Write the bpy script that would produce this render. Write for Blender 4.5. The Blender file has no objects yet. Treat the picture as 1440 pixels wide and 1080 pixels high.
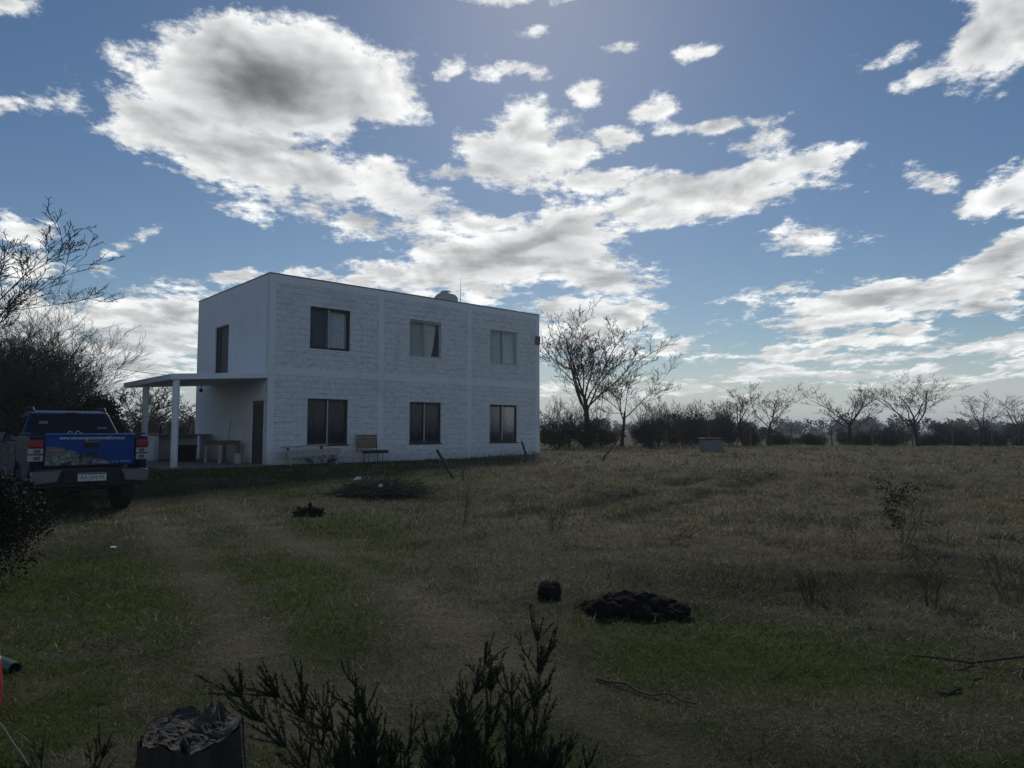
import bpy, bmesh, math, random
import numpy as np
from mathutils import Vector, Matrix
R = math.radians
scene = bpy.context.scene
COL = scene.collection

# ------------------------------------------------------------------ camera
H_CAM = 1.45
cam_d = bpy.data.cameras.new("camera")
cam_d.sensor_width = 36.0
cam_d.lens = 36.0 * 975 / 1440
cam_d.clip_start = 0.05
cam_d.clip_end = 20000
cam = bpy.data.objects.new("camera", cam_d)
COL.objects.link(cam)
cam.location = (0, 0, H_CAM)
cam.rotation_euler = (R(90) + math.atan(66.35 / 975), 0, 0)
scene.camera = cam

# ------------------------------------------------------------------ render
scene.view_settings.view_transform = 'Standard'
scene.view_settings.look = 'None'
scene.view_settings.gamma = 1
scene.view_settings.exposure = 0
cy = scene.cycles
cy.max_bounces = 6
cy.diffuse_bounces = 3
cy.glossy_bounces = 3
cy.transmission_bounces = 4
cy.transparent_max_bounces = 12
cy.use_denoising = True
cy.denoiser = 'OPENIMAGEDENOISE'
cy.denoising_input_passes = 'RGB_ALBEDO_NORMAL'
cy.denoising_prefilter = 'NONE'

# ------------------------------------------------------------------ node helpers
class NT:
    def __init__(self, tree):
        self.t = tree; self.n = tree.nodes; self.l = tree.links
    def link(self, a, b): self.l.new(a, b)
    def put(self, sock, v):
        if v is None: return
        if hasattr(v, 'is_output') or isinstance(v, bpy.types.NodeSocket): self.l.new(v, sock)
        else: sock.default_value = v
    def math(self, op, a, b=None, c=None, clamp=False):
        n = self.n.new('ShaderNodeMath'); n.operation = op; n.use_clamp = clamp
        for i, v in enumerate((a, b, c)): self.put(n.inputs[i], v)
        return n.outputs[0]
    def vmath(self, op, a, b=None, scale=None):
        n = self.n.new('ShaderNodeVectorMath'); n.operation = op
        self.put(n.inputs[0], a); self.put(n.inputs[1], b)
        if scale is not None: self.put(n.inputs['Scale'], scale)
        return n.outputs['Value'] if op in ('LENGTH', 'DOT_PRODUCT', 'DISTANCE') else n.outputs['Vector']
    def sep(self, v):
        n = self.n.new('ShaderNodeSeparateXYZ'); self.put(n.inputs[0], v); return n.outputs
    def comb(self, x, y, z=0.0):
        n = self.n.new('ShaderNodeCombineXYZ')
        for i, v in enumerate((x, y, z)): self.put(n.inputs[i], v)
        return n.outputs[0]
    def noise(self, v, scale, detail=2, rough=.5, dist=0.0, out=0, lac=2.0, dim='3D'):
        n = self.n.new('ShaderNodeTexNoise'); n.noise_dimensions = dim
        self.put(n.inputs['Vector'], v); n.inputs['Scale'].default_value = scale
        n.inputs['Detail'].default_value = detail; n.inputs['Roughness'].default_value = rough
        n.inputs['Distortion'].default_value = dist; n.inputs['Lacunarity'].default_value = lac
        return n.outputs[out]
    def voronoi(self, v, scale, feature='F1', out='Distance', rnd=1.0):
        n = self.n.new('ShaderNodeTexVoronoi'); n.feature = feature
        self.put(n.inputs['Vector'], v); n.inputs['Scale'].default_value = scale
        n.inputs['Randomness'].default_value = rnd
        return n.outputs[out]
    def remap(self, v, a, b, c=0.0, d=1.0, smooth=False):
        n = self.n.new('ShaderNodeMapRange')
        n.interpolation_type = 'SMOOTHSTEP' if smooth else 'LINEAR'
        self.put(n.inputs[0], v)
        for i, x in enumerate((a, b, c, d)): n.inputs[i + 1].default_value = x
        return n.outputs[0]
    def mix(self, f, a, b, blend='MIX'):
        n = self.n.new('ShaderNodeMix'); n.data_type = 'RGBA'; n.blend_type = blend
        n.clamp_factor = True
        self.put(n.inputs[0], f)
        for s, v in ((n.inputs[6], a), (n.inputs[7], b)):
            if isinstance(v, (tuple, list)): v = tuple(v) + (1.0,) if len(v) == 3 else v
            self.put(s, v)
        return n.outputs[2]
    def hsv(self, c, h=.5, s=1.0, v=1.0):
        n = self.n.new('ShaderNodeHueSaturation')
        n.inputs['Hue'].default_value = h; self.put(n.inputs['Saturation'], s); self.put(n.inputs['Value'], v)
        self.put(n.inputs['Color'], c); return n.outputs[0]
    def coord(self, which='Object'):
        return self.n.new('ShaderNodeTexCoord').outputs[which]
    def bump(self, h, strength=.5, dist=.02, normal=None):
        n = self.n.new('ShaderNodeBump'); n.inputs['Strength'].default_value = strength
        n.inputs['Distance'].default_value = dist; self.put(n.inputs['Height'], h); self.put(n.inputs['Normal'], normal)
        return n.outputs[0]
    def attr(self, name, out='Color'):
        n = self.n.new('ShaderNodeAttribute'); n.attribute_name = name; return n.outputs[out]

# ------------------------------------------------------------------ world: sky with broken clouds
SUN_AZ, SUN_EL = R(2.5), R(36)          # the sun stands high beyond the house, a little to the right
# clouds by direction: (x/y, z/y, half width, half height, tilt, thickness)
CLOUDS = [(-0.376,0.523,0.210,0.092,-4,1.3),(-0.512,0.465,0.108,0.064,-15,0.72),(-0.410,0.411,0.159,0.062,-22,0.74),(-0.233,0.503,0.090,0.059,-15,0.75),
(-0.447,0.580,0.072,0.046,20,0.8),(-0.162,0.341,0.113,0.047,-18,0.55),(-0.283,0.373,0.097,0.053,-25,0.6),(-0.666,0.492,0.062,0.027,10,0.42),
(-0.740,0.487,0.041,0.012,0,0.3),(-0.126,0.332,0.082,0.033,0,0.62),(-0.211,0.303,0.053,0.023,0,0.6),(-0.005,0.403,0.077,0.049,10,0.62),
(0.074,0.411,0.049,0.023,15,0.5),(-0.073,0.377,0.072,0.015,5,0.48),(0.014,0.451,0.035,0.041,40,0.5),(0.294,0.360,0.190,0.037,8,0.6),
(0.219,0.313,0.074,0.029,20,0.55),(0.426,0.395,0.082,0.029,8,0.62),(0.494,0.411,0.041,0.014,25,0.42),(0.136,0.371,0.062,0.018,0,0.5),
(0.147,0.432,0.029,0.018,20,0.44),(0.301,0.454,0.082,0.018,6,0.55),(0.211,0.481,0.039,0.016,12,0.44),(0.347,0.419,0.062,0.023,8,0.52),
(-0.021,0.251,0.215,0.045,7,0.78),(0.073,0.272,0.108,0.047,0,0.82),(0.135,0.230,0.074,0.037,-12,0.65),(-0.042,0.306,0.074,0.014,6,0.5),
(0.099,0.309,0.053,0.021,0,0.52),(-0.125,0.216,0.128,0.025,6,0.55),(0.114,0.172,0.092,0.033,0,0.62),(0.166,0.172,0.046,0.033,0,0.6),
(0.232,0.129,0.037,0.011,0,0.46),(0.083,0.130,0.092,0.031,0,0.6),(-0.395,0.228,0.035,0.014,0,0.5),(-0.317,0.224,0.062,0.012,0,0.5),
(-0.548,0.146,0.128,0.053,0,0.62),(-0.682,0.151,0.103,0.051,0,0.6),(-0.487,0.172,0.062,0.031,10,0.6),(-0.720,0.293,0.045,0.021,0,0.5),
(-0.718,0.245,0.041,0.031,0,0.4),(-0.556,0.099,0.123,0.031,0,0.55),(0.570,0.195,0.190,0.027,3,0.74),(0.405,0.201,0.062,0.018,10,0.55),
(0.460,0.156,0.128,0.021,4,0.56),(0.689,0.182,0.080,0.021,0,0.78),(0.464,0.121,0.154,0.011,5,0.5),(0.619,0.118,0.133,0.013,7,0.55),
(0.355,0.084,0.062,0.011,5,0.65),(0.734,0.250,0.103,0.035,20,0.85),(0.731,0.098,0.056,0.012,15,0.55),(0.728,0.132,0.062,0.010,6,0.45),
(0.728,0.354,0.070,0.031,18,0.66),(0.619,0.371,0.041,0.018,-20,0.42),(0.723,0.580,0.087,0.062,35,0.7),(0.626,0.530,0.062,0.018,15,0.46),
(0.768,0.624,0.082,0.062,20,0.7),(0.032,0.600,0.027,0.012,10,0.36),(0.000,0.538,0.041,0.015,-5,0.42),(0.112,0.505,0.015,0.011,30,0.32),
(0.154,0.576,0.023,0.009,5,0.36),(0.287,0.560,0.023,0.009,10,0.26),(-0.535,0.288,0.033,0.015,15,0.34),(-0.609,0.245,0.025,0.010,0,0.42),
(-0.583,0.264,0.018,0.008,0,0.4),(-0.747,0.637,0.041,0.021,0,0.42),(-0.085,0.545,0.012,0.008,20,0.2),(0.552,0.558,0.041,0.009,15,0.16),
(0.428,0.288,0.062,0.014,0,0.2),(0.350,0.082,0.072,0.014,0,0.55),(0.566,0.078,0.246,0.009,0,0.4),(0.185,0.063,0.113,0.010,0,0.34),
(-0.021,0.657,0.062,0.014,0,0.4),(0.085,0.646,0.051,0.012,0,0.36)]

def cloud_mask(T, q):
    """soft maximum over the clouds; each is a tilted ellipse written as one quadratic in the direction q"""
    s = T.sep(q)
    p2 = T.comb(T.math('MULTIPLY', s[0], s[0]), T.math('MULTIPLY', s[1], s[1]), T.math('MULTIPLY', s[0], s[1]))
    m = -.6
    for (x, y, rx, ry, rot, a) in CLOUDS:
        c, n = math.cos(R(rot)), math.sin(R(rot))
        rx *= 1.1; ry *= 1.12
        A = c*c/rx**2 + n*n/ry**2; B = n*n/rx**2 + c*c/ry**2; C = 2*c*n*(1/rx**2 - 1/ry**2)
        D = -2*A*x - C*y; E = -2*B*y - C*x; F = A*x*x + B*y*y + C*x*y
        p1 = T.comb(s[0], s[1], m)
        r2 = T.math('ADD', T.vmath('DOT_PRODUCT', p2, (A, B, C)), T.vmath('DOT_PRODUCT', p1, (D, E, 0.0)))
        r = T.math('SQRT', T.math('MAXIMUM', T.math('ADD', r2, F), 0.0))
        m = T.math('SMOOTH_MAX', m, T.math('MULTIPLY_ADD', r, -a, a), .1)
    return T.math('MAXIMUM', m, -.6)

def cloud_noise(T, q, det):
    s = T.sep(q)
    inv = T.math('DIVIDE', 1.0, T.math('ADD', s[1], .22))
    plane = T.comb(T.math('MULTIPLY', s[0], inv), T.math('MULTIPLY', inv, 1.15), 0.0)
    n1 = T.noise(plane, 3.6, det, .57, .15, dim='2D')
    n2 = T.noise(plane, 14, min(det, 7), .70, dim='2D')
    n = T.math('ADD', T.math('MULTIPLY', T.math('SUBTRACT', n1, .5), 1.4), T.math('MULTIPLY', T.math('SUBTRACT', n2, .5), .95))
    return n, plane, n1

def build_world():
    wd = bpy.data.worlds.new('World'); scene.world = wd; wd.use_nodes = True
    T = NT(wd.node_tree); T.n.clear()
    out = T.n.new('ShaderNodeOutputWorld'); bg = T.n.new('ShaderNodeBackground')
    T.link(bg.outputs[0], out.inputs[0]); bg.inputs[1].default_value = .1
    sky = T.n.new('ShaderNodeTexSky'); sky.sky_type = 'NISHITA'; sky.sun_disc = False
    sky.sun_elevation = SUN_EL; sky.sun_rotation = SUN_AZ
    sky.air_density = 1.0; sky.dust_density = SKY_DUST; sky.ozone_density = 2.0
    skyc = T.hsv(sky.outputs[0], .5, SKY_SAT, SKY_VAL)
    d = T.sep(T.coord('Generated'))
    ya = T.math('MAXIMUM', T.math('ABSOLUTE', d[1]), .03)
    q = T.comb(T.math('DIVIDE', d[0], ya), T.math('DIVIDE', T.math('MAXIMUM', d[2], 0.0), ya), 0.0)
    n0, plane, nlo = cloud_noise(T, q, 9)
    w = T.vmath('SUBTRACT', T.noise(plane, 2.6, 6, .62, out=1, dim='2D'), (.5, .5, .5))
    def lobe(v):
        s = T.sep(v); inv = T.math('DIVIDE', 1.0, T.math('ADD', s[1], .22))
        return T.noise(T.comb(T.math('MULTIPLY', s[0], inv), T.math('MULTIPLY', inv, 1.15), 0.0), 5.5, 4, .5, .2, dim='2D')
    r0 = lobe(q)
    mask = cloud_mask(T, T.vmath('ADD', q, T.vmath('MULTIPLY', w, (.12, .065, 0))))
    d0 = T.math('ADD', mask, n0)
    dt = T.math('MULTIPLY_ADD', T.math('SUBTRACT', r0, .5), .38, mask)
    sunq = (math.tan(SUN_AZ), math.tan(SUN_EL) / math.cos(SUN_AZ), 0)
    dirv = T.vmath('NORMALIZE', T.vmath('SUBTRACT', sunq, q))
    r1 = lobe(T.vmath('ADD', q, T.vmath('SCALE', dirv, scale=.016)))
    relief = T.math('SUBTRACT', r0, r1)                 # > 0 on the flank that faces the sun
    alpha = T.remap(d0, -.06, .30, 0, 1, True)
    back = T.remap(d[1], -.15, .1, .8, 1)
    alpha = T.math('MULTIPLY', alpha, back)
    dl = T.math('SUBTRACT', dt, T.math('MULTIPLY', relief, .3))
    front = T.remap(d[1], -.1, .1, .15, 1)               # unseen clouds behind the viewer, made white throughout to brighten house and ground
    veil = T.math('MULTIPLY', T.remap(dl, .10, .55, 0, 1, True), front)
    core = T.math('MULTIPLY', T.remap(dl, .42, 1.2, 0, 1, True), front)
    cl = T.mix(core, T.mix(veil, CLOUD_BRIGHT, CLOUD_MID), CLOUD_GREY)
    lit = T.math('MULTIPLY_ADD', relief, 1.5, 1.0)
    lit = T.math('MINIMUM', T.math('MAXIMUM', lit, .76), 1.12)
    cl = T.vmath('SCALE', cl, scale=lit)
    hz = T.remap(d[2], 0, .13, 1, 0, True)             # low air is pale
    skyc = T.mix(T.math('MULTIPLY', hz, .9), skyc, HORIZON)
    cl = T.mix(T.math('MULTIPLY', hz, .4), cl, tuple(1.25 * h for h in HORIZON))
    T.link(T.mix(alpha, skyc, cl), bg.inputs[0])
    wd.cycles.sampling_method = 'MANUAL'; wd.cycles.sample_map_resolution = 512

SKY_DUST, SKY_SAT, SKY_VAL = .22, 1.15, .56
CLOUD_BRIGHT = (9.3, 9.4, 9.3)      # background strength is 0.1
CLOUD_MID = (6.3, 6.45, 6.6)
CLOUD_GREY = (1.8, 1.86, 1.95)
HORIZON = (5.3, 5.8, 6.0)
build_world()

sun_d = bpy.data.lights.new('sun', 'SUN')
sun_d.energy = 1.5
sun_d.angle = R(6)
sun_d.color = (1, .95, .86)
sun = bpy.data.objects.new('sun', sun_d); COL.objects.link(sun)
sv = Vector((math.sin(SUN_AZ) * math.cos(SUN_EL), math.cos(SUN_AZ) * math.cos(SUN_EL), math.sin(SUN_EL)))
sun.rotation_euler = sv.to_track_quat('Z', 'Y').to_euler()
sun.location = sv * 60

# ------------------------------------------------------------------ geometry helpers
def thing(name, label, cat, loc=(0, 0, 0), rotz=0.0, group=None):
    o = bpy.data.objects.new(name, None); COL.objects.link(o)
    o.empty_display_size = .2
    o.location = loc; o.rotation_euler = (0, 0, rotz)
    o['label'] = label; o['category'] = cat
    if group: o['group'] = group
    return o

def tag(o, label, cat, group=None):
    o['label'] = label; o['category'] = cat
    if group: o['group'] = group
    return o

class MB:
    """collects shapes that become ONE mesh object"""
    def __init__(self): self.v = []; self.f = []
    def add(self, vs, fs, M=None):
        b = len(self.v)
        if M is not None: vs = [M @ Vector(p) for p in vs]
        self.v += [tuple(p) for p in vs]; self.f += [tuple(b + i for i in q) for q in fs]
        return self
    def box(self, x0, x1, y0, y1, z0, z1, M=None):
        vs = [(x, y, z) for z in (z0, z1) for y in (y0, y1) for x in (x0, x1)]
        return self.add(vs, [(0, 2, 3, 1), (4, 5, 7, 6), (0, 1, 5, 4), (2, 6, 7, 3), (0, 4, 6, 2), (1, 3, 7, 5)], M)
    def prism(self, prof, a0, a1, axis='x', M=None):
        """profile of (u, w) swept along an axis: x -> (a,u,w); y -> (u,a,w); z -> (u,w,a)"""
        put = {'x': lambda a, u, w: (a, u, w), 'y': lambda a, u, w: (u, a, w), 'z': lambda a, u, w: (u, w, a)}[axis]
        n = len(prof)
        vs = [put(a0, *p) for p in prof] + [put(a1, *p) for p in prof]
        fs = [tuple(range(n - 1, -1, -1)), tuple(range(n, 2 * n))]
        fs += [(i, (i + 1) % n, n + (i + 1) % n, n + i) for i in range(n)]
        return self.add(vs, fs, M)
    def tube(self, pts, rad, sides=8, cap=True, M=None):
        pts = [Vector(p) for p in pts]
        if not isinstance(rad, (list, tuple)): rad = [rad] * len(pts)
        vs = []; fs = []
        for i, p in enumerate(pts):
            t = (pts[min(i + 1, len(pts) - 1)] - pts[max(i - 1, 0)]).normalized()
            a = Vector((0, 0, 1)) if abs(t.z) < .9 else Vector((1, 0, 0))
            e1 = t.cross(a).normalized(); e2 = t.cross(e1)
            for k in range(sides):
                w = 2 * math.pi * k / sides
                vs.append(p + (e1 * math.cos(w) + e2 * math.sin(w)) * rad[i])
        for i in range(len(pts) - 1):
            for k in range(sides):
                k2 = (k + 1) % sides
                fs.append((i * sides + k, i * sides + k2, (i + 1) * sides + k2, (i + 1) * sides + k))
        if cap:
            fs.append(tuple(range(sides - 1, -1, -1))); fs.append(tuple((len(pts) - 1) * sides + k for k in range(sides)))
        return self.add(vs, fs, M)
    def lathe(self, prof, sides=24, M=None, axis='z'):
        vs = []; fs = []
        for (r, z) in prof:
            for k in range(sides):
                w = 2 * math.pi * k / sides
                p = (r * math.cos(w), r * math.sin(w), z)
                vs.append(p if axis == 'z' else (z, p[0], p[1]))
        for i in range(len(prof) - 1):
            for k in range(sides):
                k2 = (k + 1) % sides
                fs.append((i * sides + k, i * sides + k2, (i + 1) * sides + k2, (i + 1) * sides + k))
        fs.append(tuple(range(sides - 1, -1, -1))); fs.append(tuple((len(prof) - 1) * sides + k for k in range(sides)))
        return self.add(vs, fs, M)
    def build(self, name, m, parent=None, smooth=False, bevel=0.0, segs=2, kind=None, label=None):
        me = bpy.data.meshes.new(name)
        me.from_pydata(self.v, [], self.f)
        bm = bmesh.new(); bm.from_mesh(me)
        bmesh.ops.recalc_face_normals(bm, faces=bm.faces); bm.to_mesh(me); bm.free()
        if smooth:
            me.polygons.foreach_set('use_smooth', [True] * len(me.polygons))
        me.materials.append(m)
        o = bpy.data.objects.new(name, me); COL.objects.link(o)
        if parent: o.parent = parent
        if bevel:
            b = o.modifiers.new('bevel', 'BEVEL'); b.width = bevel; b.segments = segs; b.limit_method = 'ANGLE'; b.angle_limit = R(35)
            b.harden_normals = False
        if kind: o['kind'] = kind
        if label: o['label'] = label
        return o

def np_mesh(name, V, T, m, parent=None, col=None, smooth=False, quads=False):
    V = np.asarray(V, np.float32); T = np.asarray(T, np.int32); k = 4 if quads else 3
    me = bpy.data.meshes.new(name)
    me.vertices.add(len(V)); me.vertices.foreach_set('co', V.ravel())
    me.loops.add(T.size); me.loops.foreach_set('vertex_index', T.ravel())
    me.polygons.add(len(T))
    me.polygons.foreach_set('loop_start', np.arange(0, T.size, k, dtype=np.int32))
    me.polygons.foreach_set('loop_total', np.full(len(T), k, np.int32))
    if smooth: me.polygons.foreach_set('use_smooth', np.ones(len(T), bool))
    me.update(calc_edges=True)
    if col is not None:
        a = me.color_attributes.new('tint', 'FLOAT_COLOR', 'POINT')
        c = np.ones((len(V), 4), np.float32); c[:, :3] = col
        a.data.foreach_set('color', c.ravel())
    me.materials.append(m)
    o = bpy.data.objects.new(name, me); COL.objects.link(o)
    if parent: o.parent = parent
    return o

def text_mesh(name, txt, size, m, parent, loc, rot, width=None, extrude=.001, align='CENTER'):
    c = bpy.data.curves.new(name, 'FONT'); c.body = txt; c.size = size; c.extrude = extrude
    c.align_x = align; c.align_y = 'CENTER'; c.resolution_u = 3
    o = bpy.data.objects.new(name, c); COL.objects.link(o)
    dg = bpy.context.evaluated_depsgraph_get()
    me = bpy.data.meshes.new_from_object(o.evaluated_get(dg))
    bpy.data.objects.remove(o)
    me.materials.clear(); me.materials.append(m)
    if width:
        xs = [v.co.x for v in me.vertices]; s = width / (max(xs) - min(xs))
        for v in me.vertices: v.co.x *= s
    t = bpy.data.objects.new(name, me); COL.objects.link(t)
    t.parent = parent; t.location = loc; t.rotation_euler = rot
    return t

# ------------------------------------------------------------------ numpy value noise
def _hash(ix, iy, s):
    h = (ix.astype(np.int64) * 374761393 + iy.astype(np.int64) * 668265263 + s * 1274126177) & 0xffffffff
    h = ((h ^ (h >> 13)) * 1274126177) & 0xffffffff
    return ((h ^ (h >> 16)) & 0xffff) / 65535.0
def vnoise(x, y, s=0):
    ix = np.floor(x); iy = np.floor(y); fx = x - ix; fy = y - iy
    fx = fx * fx * (3 - 2 * fx); fy = fy * fy * (3 - 2 * fy)
    a = _hash(ix, iy, s); b = _hash(ix + 1, iy, s); c = _hash(ix, iy + 1, s); d = _hash(ix + 1, iy + 1, s)
    return (a * (1 - fx) + b * fx) * (1 - fy) + (c * (1 - fx) + d * fx) * fy
def fbm(x, y, s=0, o=4):
    t = 0; a = .5
    for i in range(o): t = t + a * vnoise(x, y, s + i * 17); x = x * 2.03; y = y * 2.03; a *= .5
    return t / (1 - .5 ** o)
def sstep(a, b, x):
    t = np.clip((x - a) / (b - a), 0, 1); return t * t * (3 - 2 * t)

# ------------------------------------------------------------------ materials
def new_mat(name):
    m = bpy.data.materials.new(name); m.use_nodes = True
    T = NT(m.node_tree); p = m.node_tree.nodes['Principled BSDF']
    return m, T, p
def mat(name, c, rough=.7, metal=0.0, var=.15, scale=8, bump=0.0, bscale=30, spec=.4, coat=0.0, bdist=.01):
    m, T, p = new_mat(name)
    co = T.coord()
    n = T.noise(co, scale, 5, .6)
    f = T.remap(n, .3, .7, 1 - var, 1 + var)
    col = T.vmath('SCALE', tuple(c), scale=f)
    T.link(col, p.inputs['Base Color'])
    T.link(T.remap(T.noise(co, scale * 2.3, 3), .3, .7, max(.02, rough - .08), min(1, rough + .08)), p.inputs['Roughness'])
    p.inputs['Metallic'].default_value = metal; p.inputs['Specular IOR Level'].default_value = spec
    p.inputs['Coat Weight'].default_value = coat
    if bump: T.link(T.bump(T.noise(co, bscale, 6, .6), bump, bdist), p.inputs['Normal'])
    return m
def leaf_mat(name, trans=.3, rough=.6, hue_var=.0):
    """thin leaves and blades: own colour per leaf in 'tint', some light passes through"""
    m, T, p = new_mat(name)
    c = T.attr('tint')
    T.link(c, p.inputs['Base Color']); p.inputs['Roughness'].default_value = rough
    p.inputs['Specular IOR Level'].default_value = .25
    tr = T.n.new('ShaderNodeBsdfTranslucent'); T.link(T.hsv(c, .5, 1.1, 1.15), tr.inputs[0])
    mx = T.n.new('ShaderNodeMixShader'); mx.inputs[0].default_value = trans
    T.link(p.outputs[0], mx.inputs[1]); T.link(tr.outputs[0], mx.inputs[2])
    T.link(mx.outputs[0], T.n['Material Output'].inputs[0])
    return m
def glass_mat(name, tint=(.8, .88, .9), refl=1.0):
    m, T, p = new_mat(name)
    tr = T.n.new('ShaderNodeBsdfTransparent'); tr.inputs[0].default_value = tint + (1,)
    gl = T.n.new('ShaderNodeBsdfGlossy'); gl.inputs['Roughness'].default_value = .03
    fr = T.n.new('ShaderNodeFresnel'); fr.inputs[0].default_value = 1.5
    mx = T.n.new('ShaderNodeMixShader')
    T.link(T.math('MULTIPLY', fr.outputs[0], refl), mx.inputs[0]); T.link(tr.outputs[0], mx.inputs[1]); T.link(gl.outputs[0], mx.inputs[2])
    T.link(mx.outputs[0], T.n['Material Output'].inputs[0])
    return m

# ------------------------------------------------------------------ the ground: one sheet to the horizon
def ground_base(x, y):
    return .36 * sstep(12.5, 20, y) + .16 * sstep(-6, 1, x) * sstep(18, 28, y)
def pad(x, y):
    """1 where the house, its porch and the parked truck stand on level ground"""
    dx, dy = x + 7.856, y - 22.25
    c, s = math.cos(.738), math.sin(.738)
    u, v = dx * c + dy * s, -dx * s + dy * c
    du = np.maximum(np.maximum(-3.6 - u, u - 12.2), 0); dv = np.maximum(np.maximum(-.9 - v, v - 7.4), 0)
    return 1 - sstep(0, 1.2, np.hypot(du, dv))
def ground_z(x, y, fine=True):
    x = np.asarray(x, float); y = np.asarray(y, float)
    z = ground_base(x, y)
    near = 1 - sstep(60, 140, np.hypot(x, y))
    rough = .35 + .65 * sstep(-1.5, 2.5, x + .12 * (y - 8))         # the field on the right is rougher than the lawn
    b = (fbm(x * .55, y * .55, 3, 3) - .5) * .16 + (fbm(x * 2.1, y * 2.1, 9, 3) - .5) * .07 * rough
    if fine: b = b + (fbm(x * 9, y * 9, 21, 2) - .5) * .02 * rough
    # old furrows crossing the field
    for (cx, cy, L, a, w, d) in FURROWS:
        t = (x - cx) * math.cos(a) + (y - cy) * math.sin(a); q = -(x - cx) * math.sin(a) + (y - cy) * math.cos(a)
        b = b - d * np.exp(-(q / w) ** 2) * (1 - sstep(L * .6, L, np.abs(t)))
    p = pad(x, y)
    return z * (1 - p) + .36 * p + b * near * (1 - .9 * p)
FURROWS = [(1.0, 13.3, 2.6, .80, .30, .07), (3.2, 15.9, 2.6, .86, .34, .08), (3.0, 13.6, 3.0, .95, .26, .07), (5.4, 16.6, 2.6, .82, .34, .06)]

# where the sward is green, dry, dark or bare (patches of turf, not light)
GREEN = [(-4.6, 7.2, 1.1, 1.6, .95), (-3.3, 5.2, 1.0, 1.2, .55), (-2.0, 6.6, .55, 1.9, .9), (-2.9, 8.6, .5, 1.4, .6), (-1.5, 5.2, .5, 1.2, .75), (1.5, 4.9, .95, .85, 1.15),
         (2.4, 4.6, .9, .7, .8), (1.2, 5.35, .8, .3, .9), (-7.0, 21.0, 3.5, 1.4, .6), (-2.0, 24.5, 4, 1.3, .8), (-5, 16, 3, 2.5, .35),
         (-1.8, 11, 1.6, 1.2, .45), (3.0, 6.9, 1.9, .8, .5), (-8.5, 18.4, 2.5, 1.5, .7), (.2, 3.2, .5, .4, .3)]
DARKER = [(3.3, 6.9, 2.0, .7, .8), (2.2, 14.4, .5, 2.0, .5), (-2.9, 14.9, 1.4, .5, .9), (1.0, 5.7, .75, .35, 1.), (.35, 6.0, .35, .2, .7), (.9, 3.3, .9, .25, .6)]
TRACKS = [[(-.71, 3.5), (-1.62, 4.4), (-2.45, 5.9), (-3.9, 8.3), (-6.0, 11.5), (-7.6, 14.6)], [(.7, 3.2), (.05, 4.45), (-.78, 6.0), (-2.1, 8.0), (-3.9, 10.8), (-6.2, 14.2), (-7.9, 17.5)]]
def track(x, y):
    wx = (fbm(x * .8, y * .8, 141, 3) - .5) * .35
    t = 0
    for P in TRACKS:
        for (ax, ay), (bx, by) in zip(P[:-1], P[1:]):
            L2 = (bx - ax) ** 2 + (by - ay) ** 2
            k = np.clip(((x - ax) * (bx - ax) + (y - ay) * (by - ay)) / L2, 0, 1)
            d = np.hypot(x - ax - k * (bx - ax), y - ay - k * (by - ay)) + wx
            t = np.maximum(t, np.exp(-(np.maximum(d, 0) / .30) ** 2))
    return t
def blobs(x, y, L):
    wx = (fbm(x * .9, y * .9, 41, 3) - .5) * 1.1; wy = (fbm(x * .9, y * .9, 57, 3) - .5) * 1.1
    t = 0
    for (cx, cy, rx, ry, a) in L:
        t = np.maximum(t, a * np.exp(-(((x + wx - cx) / rx) ** 2 + ((y + wy - cy) / ry) ** 2)))
    return t
def sward(x, y):
    """(green, dry, dark) shares at a place"""
    n1 = fbm(x * .35 + 7, y * .35, 71, 4); n2 = fbm(x * 1.7, y * 1.7, 83, 4); n3 = fbm(x * 5, y * 5, 91, 3)
    g = blobs(x, y, GREEN) * (.55 + .9 * n2) + .75 * sstep(.46, .66, n1) * sstep(.35, .65, n2)
    fld = sstep(-1, 3, x + .1 * (y - 8)) * sstep(7, 12, y)
    g = np.clip(g * (1 - .55 * fld), 0, 1)
    dark = np.clip(blobs(x, y, DARKER) + .55 * sstep(.55, .75, n2) * (.4 + .6 * sstep(.4, .6, n3)), 0, 1)
    dry = np.clip(.35 + .5 * fld + .7 * (n3 - .45) - .7 * g, 0, 1)
    tr = track(x, y)
    g = g * (1 - .75 * tr); dark = dark * (1 - .8 * tr); dry = np.clip(dry + .35 * tr, 0, 1)
    for (cx, cy, L, a, w, d) in FURROWS:
        t = (x - cx) * math.cos(a) + (y - cy) * math.sin(a); q = -(x - cx) * math.sin(a) + (y - cy) * math.cos(a)
        dark = np.maximum(dark, 1.0 * np.exp(-(q / (w * 1.3)) ** 2) * (1 - sstep(L * .6, L, np.abs(t))) * sstep(.2, .5, n2))
    return g, dry, dark
def sward_col(x, y):
    g, dry, dark = sward(x, y)
    c = np.empty(np.shape(x) + (3,), np.float32)
    soil = np.array((.050, .047, .034)); straw = np.array((.20, .17, .098)); grn = np.array((.058, .080, .010)); drk = np.array((.022, .024, .016))
    c[...] = soil
    def mixin(c, k, w): return c * (1 - w[..., None]) + k * w[..., None]
    c = mixin(c, straw, dry * .75); c = mixin(c, grn, g * .9); c = mixin(c, drk, dark * .8)
    return c

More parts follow.
